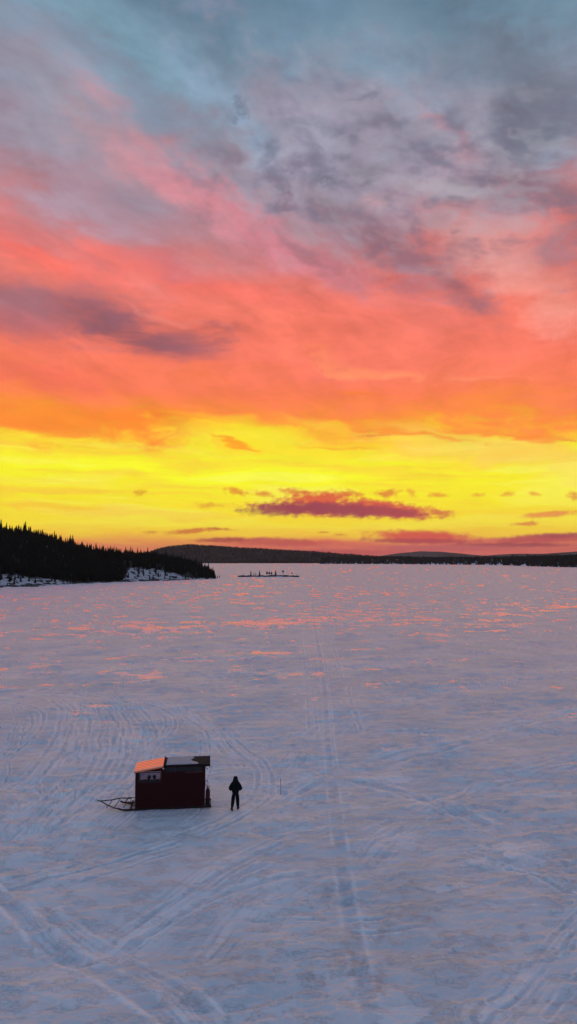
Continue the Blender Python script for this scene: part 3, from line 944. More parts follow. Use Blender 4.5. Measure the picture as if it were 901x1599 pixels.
    for v in ex['geom']:
        if isinstance(v, bmesh.types.BMVert): v.co.z = 2.421
    link_bm('roof_snow', bm, mat('roof_snow', (.40, .39, .42), .7, vary=.08), hut, smooth=True)
    bm = bmesh.new()
    box(bm, 2.122, 2.15, -.13, D + .09, 2.20, 2.44)
    box(bm, 1.70, 2.12, -.145, -.122, 2.29, 2.43)
    link_bm('rear_fascia', bm, M_BLACK, hut)
    bm = bmesh.new(); tube(bm, [(1.90, -.02, 2.3), (1.93, -.03, 2.16), (1.99, -.03, 2.10), (2.02, -.03, 2.14)], .016)
    link_bm('hook', bm, M_DARKSTEEL, hut)
    # sled: two long runners, cross beams, rear platform
    for yy in (.10, D - .10):
        bm = bmesh.new()
        box(bm, -2.45, 2.22, yy - .05, yy + .05, .035, .11)
        tube(bm, [(-2.45, yy, .07), (-2.62, yy, .10), (-2.78, yy, .17)], .045, 6)
        link_bm('runner', bm, M_WOODDARK, hut)
    for xx in (-2.1, -1.4, -.4, .6, 1.5, 2.1):
        bm = bmesh.new(); box(bm, xx - .04, xx + .04, -.02, D + .02, .112, .158 if abs(xx) > 1.9 else .106 + .002)
        if abs(xx) > 1.9: link_bm('cross_beam', bm, M_WOODDARK, hut)
        else: bm.free()
    bm = bmesh.new()                            # folded luggage rack at the sled's nose
    for yy in (.2, D - .2):
        tube(bm, [(-2.50, yy, .16), (-2.35, yy, .40), (-1.95, yy, .36), (-1.90, yy, .18)], .022, 6)
    tube(bm, [(-2.35, .2, .40), (-2.35, D - .2, .40)], .02, 6)
    tube(bm, [(-1.95, .2, .36), (-1.95, D - .2, .36)], .02, 6)
    tube(bm, [(-2.15, .2, .38), (-2.15, D - .2, .38)], .016, 6)
    tube(bm, [(-2.35, .2, .40), (-1.9, .3, .20)], .016, 6)
    link_bm('nose_rack', bm, M_DARKSTEEL, hut)
    # draw bar: two rails meeting at the hitch
    tip = (-3.80, .82, .36)
    bar = bmesh.new()
    near = [(-2.62, .12, .12), (-3.0, .26, .15), (-3.4, .52, .24), tip]
    far = [(-2.2, D - .12, .30), (-2.7, D - .20, .38), (-3.2, D - .46, .38), tip]
    tube(bar, near, .030, 7); tube(bar, far, .030, 7)
    tube(bar, [tip, (-3.95, .82, .39)], .03, 7)
    db = link_bm('draw_bar', bar, M_DARKSTEEL, hut)
    for t_ in (.30, .80):
        bm = bmesh.new()
        a = Vector(near[1]).lerp(Vector(near[2]), t_ * 1.2 - .2 if t_ > .3 else 0)
        b = Vector(far[1]).lerp(Vector(far[2]), t_ + .15 if t_ > .3 else .1)
        tube(bm, [a, b], .022, 6)
        link_bm('cross_bar', bm, M_DARKSTEEL, db)
    bm = bmesh.new(); tube(bm, [(-3.40, .52, .24), (-3.40, .50, .06)], .022, 6)
    link_bm('prop_leg', bm, M_DARKSTEEL, db)
    bm = bmesh.new()
    for k in range(12):
        a0, a1 = 2 * PI * k / 12, 2 * PI * (k + 1) / 12
        tube(bm, [(-4.0 + .05 * math.cos(a0), .82, .39 + .05 * math.sin(a0)), (-4.0 + .05 * math.cos(a1), .82, .39 + .05 * math.sin(a1))], .012, 5, cap=False)
    link_bm('hitch_ring', bm, M_DARKSTEEL, db)
    # rear: gas bottle in a rack, hose loop above it
    bm = bmesh.new()
    box(bm, 1.872, 2.20, .02, .42, .112, .150)
    for k in range(5): box(bm, 1.885 + k * .07, 1.905 + k * .07, .022, .040, .150, .33)
    tube(bm, [(1.88, .03, .34), (2.19, .03, .34), (2.19, .40, .34), (1.88, .40, .34)], .014, 6)
    link_bm('bottle_rack', bm, M_DARKSTEEL, hut)
    hw = hut.matrix_basis
    g_ = Matrix.Translation((p.x, p.y, 0)) @ Matrix.Rotation(R(7), 4, 'Z')
    gb = empty('gas_bottle', g_ @ Vector((2.03, .22, .152)), R(7))
    tag(gb, 'oxblood gas bottle standing in the rack behind the hut', 'gas bottle')
    bm = bmesh.new(); lathe(bm, [(.10, 0), (.118, .02), (.12, .05), (.12, .66), (.112, .76), (.085, .83), (.04, .865)], 0, 0, 20)
    link_bm('cylinder_shell', bm, M_BOTTLE, gb, smooth=True)
    bm = bmesh.new(); lathe(bm, [(.03, .86), (.03, .90), (.05, .905), (.05, .93), (.02, .94)], 0, 0, 10)
    link_bm('valve', bm, M_DARKSTEEL, gb)
    bm = bmesh.new()
    for k in range(3):
        a0 = 2 * PI * k / 3
        tube(bm, [(.08 * math.cos(a0), .08 * math.sin(a0), .83), (.09 * math.cos(a0), .09 * math.sin(a0), .95)], .01, 5)
    for k in range(14):
        a0, a1 = 2 * PI * k / 14, 2 * PI * (k + 1) / 14
        tube(bm, [(.09 * math.cos(a0), .09 * math.sin(a0), .95), (.09 * math.cos(a1), .09 * math.sin(a1), .95)], .012, 5, cap=False)
    link_bm('collar', bm, M_DARKSTEEL, gb)
    bm = bmesh.new()
    pts = [(1.88, .06, 1.22)] + [(1.955 + .075 * math.cos(a), .04, 1.34 + .15 * math.sin(a)) for a in [PI * 1.15 - k * PI * .16 for k in range(10)]] + [(1.92, .06, 1.12)]
    tube(bm, pts, .014, 6)
    hs = link_bm('rubber_hose', bm, M_RUBBER, None)
    hs.location = (p.x, p.y, 0); hs.rotation_euler = (0, 0, R(7))
    tag(hs, 'black hose hooked in a loop on the rear corner of the red hut', 'hose')
    return g_


G = build_hut()


# ------------------------------------------------------------------ people
def glove(name, base, direc, palm_n, m, parent, s=1.0):
    """palm with four curled fingers and a thumb leaving its side"""
    d = Vector(direc).normalized(); n = Vector(palm_n).normalized(); sd = d.cross(n).normalized()
    b = Vector(base)
    V, E = [], []

    def add(p, r, r2=None):
        V.append((p.x, p.y, p.z, r, r2 or r)); return len(V) - 1
    w = add(b, .026 * s, .02 * s)
    c = add(b + d * .045 * s, .038 * s, .018 * s)
    k = add(b + d * .085 * s, .040 * s, .016 * s)
    E += [(w, c), (c, k)]
    for q, ln in ((-.033, .062), (-.011, .074), (.011, .070), (.033, .055)):
        p0 = b + d * .088 * s + sd * q * s
        i0 = add(p0, .0105 * s); E.append((k, i0))
        i1 = add(p0 + d * ln * .5 * s + n * .010 * s, .010 * s)
        i2 = add(p0 + d * ln * .78 * s + n * .030 * s, .0095 * s)
        i3 = add(p0 + d * ln * .80 * s + n * .052 * s, .0085 * s)
        E += [(i0, i1), (i1, i2), (i2, i3)]
    t0 = add(b + d * .035 * s - sd * .036 * s + n * .008 * s, .013 * s); E.append((c, t0))
    t1 = add(b + d * .062 * s - sd * .056 * s + n * .022 * s, .012 * s)
    t2 = add(b + d * .088 * s - sd * .054 * s + n * .036 * s, .010 * s)
    E += [(t0, t1), (t1, t2)]
    return skin(name, V, E, m, parent, 1)


def build_standing():
    p = gpt(367.5, 1264)
    t = empty('person', (p.x, p.y, 0), R(4))
    tag(t, 'person in black hooded jacket and trousers standing beside the red hut, hands in front', 'person')
    # faces away from the camera (+y); left foot a little nearer the camera
    V = [(0, 0, .92, .145, .115), (0, .0, 1.06, .145, .115), (0, .01, 1.22, .165, .125), (0, .0, 1.38, .175, .115), (0, -.01, 1.47, .075, .075),
         (0, .01, 1.555, .065, .065), (0, .02, 1.64, .095, .11), (0, .025, 1.71, .075, .09),
         # arms: shoulder, elbow, wrist
         (-.175, 0, 1.40, .075), (-.265, .02, 1.12, .062), (-.20, .20, 1.02, .050), (-.11, .26, 1.06, .038),
         (.175, 0, 1.40, .075), (.265, .02, 1.12, .062), (.20, .20, 1.02, .050), (.11, .26, 1.06, .038),
         # legs
         (-.095, 0, .84, .145, .135), (-.135, .015, .46, .105), (-.18, -.07, .10, .085),
         (.095, 0, .84, .145, .135), (.120, .02, .46, .105), (.142, .02, .10, .085)]
    E = [(0, 1), (1, 2), (2, 3), (3, 4), (4, 5), (5, 6), (6, 7), (3, 8), (8, 9), (9, 10), (10, 11), (3, 12), (12, 13), (13, 14), (14, 15),
         (0, 16), (16, 17), (17, 18), (0, 19), (19, 20), (20, 21)]
    skin('body', V, E, M_TROUSER, t, 2)
    # hooded jacket shell
    JV = [(0, 0, .84, .225, .18), (0, 0, 1.02, .22, .18), (0, .0, 1.22, .24, .18), (0, -.01, 1.38, .24, .17), (0, -.015, 1.50, .16, .14),
          (0, -.005, 1.62, .14, .14), (0, .0, 1.72, .115, .12), (0, .0, 1.765, .095, .10),
          (-.18, 0, 1.40, .12), (-.29, .01, 1.10, .105), (-.22, .18, 1.00, .08),
          (.18, 0, 1.40, .12), (.29, .01, 1.10, .105), (.22, .18, 1.00, .08)]
    JE = [(0, 1), (1, 2), (2, 3), (3, 4), (4, 5), (5, 6), (6, 7), (3, 8), (8, 9), (9, 10), (3, 11), (11, 12), (12, 13)]
    skin('jacket', JV, JE, M_JACKET, t, 2)
    # face in the hood opening, looking out over the lake
    bm = bmesh.new()
    blob_mesh(bm, (0, .075, 1.64), (.072, .07, .10), 16, 12)
    blob_mesh(bm, (0, .147, 1.635), (.013, .018, .024), 8, 6)
    blob_mesh(bm, (0, .138, 1.592), (.026, .008, .007), 8, 6)
    for sx in (-1, 1): blob_mesh(bm, (sx * .028, .134, 1.655), (.012, .010, .007), 8, 6)
    link_bm('face', bm, M_SKINTONE, t, smooth=True)
    glove('glove', (-.13, .25, 1.05), (.9, .35, .12), (0, .3, -1), M_RUBBER, t)
    glove('glove', (.13, .25, 1.05), (-.9, .35, .12), (0, .3, -1), M_RUBBER, t)
    for sx, px_, py_, a in ((-1, -.185, -.07, .25), (1, .145, .02, -.30)):
        bm = bmesh.new()
        secs = [(-.10, .040, .05), (-.04, .050, .065), (.05, .050, .05), (.13, .052, .040), (.19, .034, .028)]
        rings = []
        for yy, w_, h_ in secs:
            rings.append([bm.verts.new((w_ * math.cos(q), yy, max(.0, h_ + h_ * math.sin(q)))) for q in [2 * PI * k / 12 for k in range(12)]])
        for A_, B_ in zip(rings[:-1], rings[1:]):
            for k in range(12): bm.faces.new((A_[k], A_[(k + 1) % 12], B_[(k + 1) % 12], B_[k]))
        bm.faces.new(rings[0]); bm.faces.new(rings[-1])
        lathe(bm, [(.058, .07), (.062, .14), (.066, .26), (.05, .27)], 0, -.02, 12)
        bmesh.ops.rotate(bm, verts=bm.verts, cent=(0, 0, 0), matrix=Matrix.Rotation(a, 3, 'Z'))
        bmesh.ops.translate(bm, verts=bm.verts, vec=(px_, py_, 0))
        link_bm('boot', bm, M_RUBBER, t, smooth=True)


def build_sitter(x, y, rz, label, sc_=1.0):
    loc = G @ Vector((x, y, .16))
    t = empty('person', loc, R(7) + rz)
    tag(t, label, 'person')
    s = sc_
    V = [(0, 0, .52, .15, .12), (0, .01, .70, .14, .11), (0, .02, .90, .165, .115), (0, .03, 1.08, .15, .10), (0, .03, 1.17, .06, .06), (0, .04, 1.25, .062, .065), (0, .05, 1.35, .085, .1), (0, .05, 1.42, .07, .08),
         (-.17, .03, 1.06, .07), (-.24, .08, .80, .055), (-.16, .30, .74, .04),
         (.17, .03, 1.06, .07), (.24, .08, .80, .055), (.16, .30, .74, .04),
         (-.10, .08, .50, .09), (-.13, .46, .50, .07), (-.13, .48, .08, .045), (-.13, .58, .05, .035),
         (.10, .08, .50, .09), (.13, .46, .50, .07), (.13, .48, .08, .045), (.13, .58, .05, .035)]
    V = [tuple(a * s for a in v) for v in V]
    E = [(0, 1), (1, 2), (2, 3), (3, 4), (4, 5), (5, 6), (6, 7), (3, 8), (8, 9), (9, 10), (3, 11), (11, 12), (12, 13),
         (0, 14), (14, 15), (15, 16), (16, 17), (0, 18), (18, 19), (19, 20), (20, 21)]
    skin('body', V, E, M_BLUECOAT, t, 1)
    bm = bmesh.new()
    blob_mesh(bm, (0, .055 * s, 1.385 * s), (.095 * s, .108 * s, .105 * s), 14, 10)
    link_bm('hat', bm, M_JACKET, t, smooth=True)
    for sx in (-1, 1):
        glove('glove', (sx * .15 * s, .31 * s, .74 * s), (-sx * .3, 1, -.1), (0, 0, -1), M_RUBBER, t, s)
    return t


build_standing()
build_sitter(-1.24, .78, R(-70), 'person in dark blue seen through the hut window, the left one of the two', 1.0)
build_sitter(-.86, .78, R(70), 'person in dark blue seen through the hut window, the right one of the two', 1.0)
bm = bmesh.new(); box(bm, -1.45, -.65, .60, .96, .165, .60)
bn = link_bm('bench', bm, M_INSIDE); bn.location = G.translation; bn.rotation_euler = (0, 0, R(7))
tag(bn, 'plain wooden bench inside the red hut under the two seated people', 'bench')

# ------------------------------------------------------------------ stake and box right of the person
p = gpt(438, 1240)
st = empty('marker_stake', (p.x, p.y, 0))
tag(st, 'thin grey stake standing in the snow to the right of the person', 'stake')
bm = bmesh.new(); tube(bm, [(0, 0, -.2), (.01, 0, .4), (0, 0, .80)], .015, 8, .012)
link_bm('pole', bm, M_POLE, st)
bm = bmesh.new(); tube(bm, [(0, 0, .801), (0, 0, .83)], .024, 8)
link_bm('cap', bm, M_DARKSTEEL, st)
p = gpt(445, 1238)
bx_ = empty('snow_block', (p.x, p.y, 0))
bx_['label'] = 'small pale block of snow on the ice just right of the thin stake'
bx_['category'] = 'snow block'
bm = bmesh.new(); box(bm, -.16, .16, -.12, .12, -.03, .18)
bmesh.ops.subdivide_edges(bm, edges=bm.edges[:], cuts=3, use_grid_fill=True)
for v in bm.verts: v.co += Vector((random.uniform(-.015, .015), random.uniform(-.015, .015), random.uniform(-.012, .012)))
link_bm('block_body', bm, M_SNOW, bx_, smooth=False)


# ------------------------------------------------------------------ headland with pines, left
def shore_y(px):
    return np.interp(px, [-900, -300, 0, 60, 130, 200, 260, 300, 325, 334, 346], [250, 300, 329, 342, 372, 400, 425, 440, 452, 462, 500])


def crest_z(px):
    return np.interp(px, [-900, -400, -100, 0, 50, 100, 150, 200, 250, 300, 320, 332, 342, 348],
                     [0, 34, 35, 28.5, 25.5, 19.5, 15, 12.5, 11, 7.2, 4.6, 2.0, -.3, -1.0])


def forest_edge(px):
    return np.interp(px, [-900, 0, 60, 120, 140, 190, 205, 250, 290, 312, 322, 335], [20, 22, 18, 6, 4, 4, 34, 28, 16, 7, 3, 2])


def head_z(px, s):
    rise = np.interp(px, [-900, 0, 150, 200, 300, 335], [120, 110, 90, 62, 50, 40])
    h = crest_z(px) * sstep(s, -2, rise) ** .9
    bank = np.interp(px, [-900, 0, 100, 140, 200, 335], [4, 3.4, 2.4, 1.0, .8, .5]) * sstep(s, 0, 14)
    h = np.maximum(h, bank)
    bl = np.interp(px, [260, 335], [260, 50])
    back = 1 - sstep(s, bl, bl * 1.6)
    X, Y = (px - CX) / F * (shore_y(px) + s), shore_y(px) + s
    h = h + (fbm(X / 14, Y / 14, 4, .55, 91) - .5) * np.clip(s, 0, 12) / 12 * 2.2
    edge = 1 - sstep(px, 334, 341)
    return h * back * edge - .6 * (1 - sstep(s, -3, 2)) - 1.2 * (1 - back) - 1.6 * (1 - edge)


def build_headland():
    pxs = np.concatenate([np.linspace(-900, -60, 60)[:-1], np.linspace(-60, 352, 330)])
    ss = np.concatenate([np.linspace(-4, 60, 90)[:-1], np.linspace(60, 430, 50)])
    S, P = np.meshgrid(ss, pxs, indexing='ij')
    Y = shore_y(P) + S
    X = (P - CX) / F * Y
    Z = head_z(P.ravel(), S.ravel()).reshape(P.shape)
    o = mesh_from('headland', np.stack([X.ravel(), Y.ravel(), Z.ravel()], 1), grid_quads(*P.shape), None)
    m = bpy.data.materials.new('headland_ground'); m.use_nodes = True
    t = m.node_tree; pr = t.nodes['Principled BSDF']; pr.inputs['Roughness'].default_value = .8
    a = t.nodes.new('ShaderNodeAttribute'); a.attribute_name = 'wood'
    tcn = t.nodes.new('ShaderNodeTexCoord'); nzn = t.nodes.new('ShaderNodeTexNoise'); nzn.inputs['Scale'].default_value = .35; nzn.inputs['Detail'].default_value = 6
    t.links.new(tcn.outputs['Object'], nzn.inputs[0])
    rm = t.nodes.new('ShaderNodeMapRange'); rm.inputs[1].default_value = .54; rm.inputs[2].default_value = .60
    t.links.new(nzn.outputs[0], rm.inputs[0])
    mm = t.nodes.new('ShaderNodeMath'); mm.operation = 'MAXIMUM'
    t.links.new(a.outputs['Fac'], mm.inputs[0]); t.links.new(rm.outputs[0], mm.inputs[1])
    mxn = t.nodes.new('ShaderNodeMix'); mxn.data_type = 'RGBA'
    mxn.inputs[6].default_value = (.42, .43, .46, 1); mxn.inputs[7].default_value = (.03, .027, .026, 1)
    t.links.new(mm.outputs[0], mxn.inputs[0]); t.links.new(mxn.outputs[2], pr.inputs['Base Color'])
    o.data.materials.append(m)
    nn = fbm(X.ravel() / 10, Y.ravel() / 10, 4, .6, 93) - .5
    w = sstep(S.ravel() + nn * 18 - forest_edge(P.ravel()), -2, 2)
    vattr(o, 'wood', w)
    o['kind'] = 'structure'


build_headland()


def crown_mesh(bm, h, w, seed, dens=1.0, base=.12, sparse=False, flat=False):
    """spruce crown: ragged boughs in whorls, many small faces through the volume"""
    rs = random.Random(seed)
    n = int(h * (6.5 if not sparse else 5) * dens)
    for i in range(n):
        t = i / n
        z = h * (base + (1 - base) * t)
        if flat:
            rad = w * (math.sin(PI * min(1, t * .9 + .12)) ** .7) * rs.uniform(.6, 1.1)
        else:
            rad = w * (1 - t) ** .8 * rs.uniform(.55, 1.15) + .10
        nb = max(3, int((4 + 5 * (1 - t)) * (1 if not sparse else .7)))
        a0 = rs.uniform(0, 2 * PI)
        for k in range(nb):
            a = a0 + 2 * PI * k / nb + rs.uniform(-.4, .4)
            L_ = rad * rs.uniform(.6, 1.15)
            dz_ = -L_ * rs.uniform(.15, .5) if not flat else L_ * rs.uniform(-.1, .35)
            ca, sa = math.cos(a), math.sin(a)
            wd = (.16 + .22 * L_) * rs.uniform(.7, 1.3)
            th = .05 + .10 * L_
            r0 = .05
            v = [bm.verts.new(q) for q in ((ca * r0, sa * r0, z + th), (ca * L_ * .6 - sa * wd, sa * L_ * .6 + ca * wd, z + dz_ * .6),
                                           (ca * L_, sa * L_, z + dz_), (ca * L_ * .6 + sa * wd, sa * L_ * .6 - ca * wd, z + dz_ * .6),
                                           (ca * L_ * .5, sa * L_ * .5, z + dz_ * .5 - th * 1.6))]
            bm.faces.new((v[0], v[1], v[2])); bm.faces.new((v[0], v[2], v[3]))
            bm.faces.new((v[4], v[2], v[1])); bm.faces.new((v[4], v[3], v[2]))
    if not flat:
        tube(bm, [(0, 0, h * .93), (0, 0, h * 1.03)], .05, 4, .01)


def tree_proto(h, w, seed, **kw):
    bm = bmesh.new()
    crown_mesh(bm, h, w, seed, **kw)
    cm = bpy.data.meshes.new('crown'); bm.to_mesh(cm); bm.free(); cm.materials.append(M_NEEDLE)
    bm = bmesh.new()
    rs = random.Random(seed)
    lean = rs.uniform(-.02, .02) * h
    tube(bm, [(0, 0, -.5), (lean * .3, 0, h * .4), (lean * .2, 0, h * .8), (0, 0, h * .97)], .05 + .013 * h, 7, .02)
    tm = bpy.data.meshes.new('trunk'); bm.to_mesh(tm); bm.free(); tm.materials.append(M_BARK)
    return cm, tm


SPRUCE = [tree_proto(9 + 1.2 * (i % 3), 1.5 + .25 * (i % 4), 100 + i, dens=.75) for i in range(6)] + \
         [tree_proto(9.5, 1.3, 120 + i, dens=.6, base=.35, sparse=True) for i in range(2)]
PINE = [tree_proto(6, 1.5, 140 + i, dens=1.0, base=.5, flat=True) for i in range(3)]
SAPLING = [tree_proto(3.2, .7, 150 + i, dens=1.2, base=.1) for i in range(3)]


def put_tree(name, proto, x, y, z, s, rz, label, cat, group=None):
    r = empty(name, (x, y, z), rz)
    r.scale = (s, s, s)
    tag(r, label, cat, group)
    c = bpy.data.objects.new('crown', proto[0]); C.objects.link(c); c.parent = r
    t = bpy.data.objects.new('trunk', proto[1]); C.objects.link(t); t.parent = r
    return r


def to_px(x, y, z):
    zz = y * math.cos(PITCH) + (z - H) * math.sin(PITCH)
    return CX + F * x / zz, CY - F * (-y * math.sin(PITCH) + (z - H) * math.cos(PITCH)) / zz


def merged(name, protos, places, m, label, cat, kind='stuff'):
    """many copies written into one mesh; protos are meshes"""
    cos, tris = [], []
    off = 0
    cache = []
    for me in protos:
        me.calc_loop_triangles()
        v = np.empty(len(me.vertices) * 3); me.vertices.foreach_get('co', v)
        f = np.empty(len(me.loop_triangles) * 3, dtype=np.int64); me.loop_triangles.foreach_get('vertices', f)
        cache.append((v.reshape(-1, 3), f.reshape(-1, 3)))
    for i, (x, y, z, s, rz) in enumerate(places):
        v, f = cache[i % len(cache)]
        c, n_ = math.cos(rz), math.sin(rz)
        q = np.stack([v[:, 0] * c - v[:, 1] * n_, v[:, 0] * n_ + v[:, 1] * c, v[:, 2]], 1) * s + (x, y, z)
        cos.append(q); tris.append(f + off); off += len(v)
    o = mesh_from(name, np.concatenate(cos), np.concatenate(tris), m, smooth=False)
    if kind: o['kind'] = kind
    if label: o['label'] = label
    if cat: o['category'] = cat
    return o


def build_forest():
    rs = np.random.RandomState(3)
    n = 10500
    P = np.where(rs.rand(n) < .2, rs.uniform(-760, -300, n), rs.uniform(-300, 336, n)); S = rs.uniform(0, 1, n) ** 1.3 * 200
    nn = rs.uniform(-3, 3, n)
    ok = S + nn > forest_edge(P)
    P, S = P[ok], S[ok]
    Y = shore_y(P) + S; X = (P - CX) / F * Y
    Z = head_z(P, S) - .2
    sc_ = rs.uniform(.55, 1.05, len(P)) * np.interp(P, [-300, 100, 250, 300, 336], [.88, .80, .72, .62, .45])
    # occasional emergent tree
    sc_ *= np.where(rs.rand(len(P)) < .08, rs.uniform(1.0, 1.45, len(P)), rs.uniform(.75, 1.05, len(P)))
    tops = Z + sc_ * 10
    px, py = to_px(X, Y, tops)
    inside = (px > -6) & (px < 345)
    # skyline trees: highest top per narrow column
    score = np.full(len(P), -1.0)
    cols = np.floor(px / 3).astype(int)
    for c in np.unique(cols[inside]):
        q = np.nonzero((cols == c) & inside)[0]
        for rank, j in enumerate(q[np.argsort(py[q])[:1]]): score[j] = 3 - rank
    front = inside & (S < forest_edge(P) + 14)
    sky_i = np.nonzero(score >= 3)[0]
    front_i = [j for j in np.nonzero(front)[0] if score[j] < 0]
    front_i = sorted(front_i, key=lambda j: S[j] - forest_edge(P[j]))[:280 - len(sky_i)]
    chosen = set(sky_i) | set(front_i)
    for j in sorted(chosen, key=lambda j: px[j]):
        if score[j] >= 3:
            if px[j] < 110: lab, grp = 'dark spruce whose tip breaks the skyline at the high left end of the headland', 'spruces on the skyline, left end'
            elif px[j] < 225: lab, grp = 'dark spruce whose tip breaks the skyline on the middle slope of the headland', 'spruces on the skyline, middle slope'
            else: lab, grp = 'dark spruce along the top of the low right end of the headland', 'spruces on the skyline, low point'
        else:
            if px[j] < 195: lab, grp = 'dark spruce at the forest edge above the snowy left shore', 'spruces above the left shore'
            elif px[j] < 305: lab, grp = 'dark spruce at the forest edge above the open snowy slope', 'spruces above the snowy slope'
            else: lab, grp = 'dark spruce at the very tip of the wooded point', 'spruces at the tip of the point'
        put_tree('spruce_tree', SPRUCE[j % len(SPRUCE)], X[j], Y[j], Z[j], float(sc_[j]), float(rs.rand() * 6.28), lab, 'tree', grp)
    rest = [(X[j], Y[j], Z[j], sc_[j], rs.rand() * 6.28) for j in range(len(P)) if j not in chosen]
    merged('forest', [q[0] for q in SPRUCE[:5]], rest, M_NEEDLE, 'dense dark spruce forest covering the headland on the left', 'forest')
    # young trees scattered over the open slope and the left bank
    k = 0
    for i in range(60):
        if i < 38: p_, s_ = rs.uniform(200, 312), None
        else: p_, s_ = rs.uniform(0, 130), None
        s_ = rs.uniform(3, max(5, forest_edge(p_) - 2))
        y_ = float(shore_y(p_) + s_); x_ = (p_ - CX) / F * y_
        z_ = float(head_z(np.array([p_]), np.array([s_]))[0]) - .1
        lab = 'small young spruce on the open snowy slope of the headland' if i < 38 else 'small young spruce on the snowy bank at the far left'
        put_tree('young_spruce', SAPLING[i % 3], x_, y_, z_, rs.uniform(.5, 1.2), rs.rand() * 6, lab, 'tree',
                 'young spruces on the open slope' if i < 38 else 'young spruces on the left bank')
    for i, (p_, s_, sc1) in enumerate([(337, 2, .8), (340, 3, .55), (343, 2, .6)]):
        y_ = float(shore_y(p_) + s_); x_ = (p_ - CX) / F * y_
        put_tree('young_spruce', SAPLING[i % 3], x_, y_, -.1, sc1, i,
                 ['small bush-like spruce standing off the tip of the point, tallest of three',
                  'small bush-like spruce off the tip of the point, between two others',
                  'small bush-like spruce farthest out past the tip of the point'][i], 'tree')
    # rocks along the waterline
    rocks = []
    for i in range(4):
        bm = bmesh.new()
        blob_mesh(bm, (0, 0, .2), (1.0, .8, .55), 10, 7, .22, 30 + i)
        me = bpy.data.meshes.new('rock'); bm.to_mesh(me); bm.free(); me.materials.append(M_ROCK)
        rocks.append(me)
    for i in range(110):
        if i < 34: p_ = rs.uniform(-4, 60)
        elif i < 74: p_ = rs.uniform(60, 200)
        else: p_ = rs.uniform(200, 338)
        s_ = rs.uniform(-1.5, 2.0) if rs.rand() < .6 else rs.uniform(1, 10)
        if i < 34 and rs.rand() < .3: s_ = rs.uniform(-10, -3)
        y_ = float(shore_y(p_) + s_); x_ = (p_ - CX) / F * y_
        z_ = max(0.0, float(head_z(np.array([p_]), np.array([s_]))[0])) - .1
        o = bpy.data.objects.new('shore_rock', rocks[i % 4]); C.objects.link(o)
        o.location = (x_, y_, z_)
        q = rs.uniform(.5, 1.5) * (1.3 if rs.rand() < .2 else 1)
        o.scale = (q * rs.uniform(1, 2.0), q, q * rs.uniform(.5, 1.0)); o.rotation_euler = (0, 0, rs.rand() * .8 - .4)
        if p_ < 60: tag(o, 'dark rock poking through the snow on the shore at the far left', 'rock', 'rocks on the far left shore')
        elif p_ < 200: tag(o, 'dark rock on the shoreline under the thick forest', 'rock', 'rocks under the forest')
        else: tag(o, 'dark rock at the foot of the open snowy slope by the point', 'rock', 'rocks by the point')
    return rocks


ROCKS = build_forest()


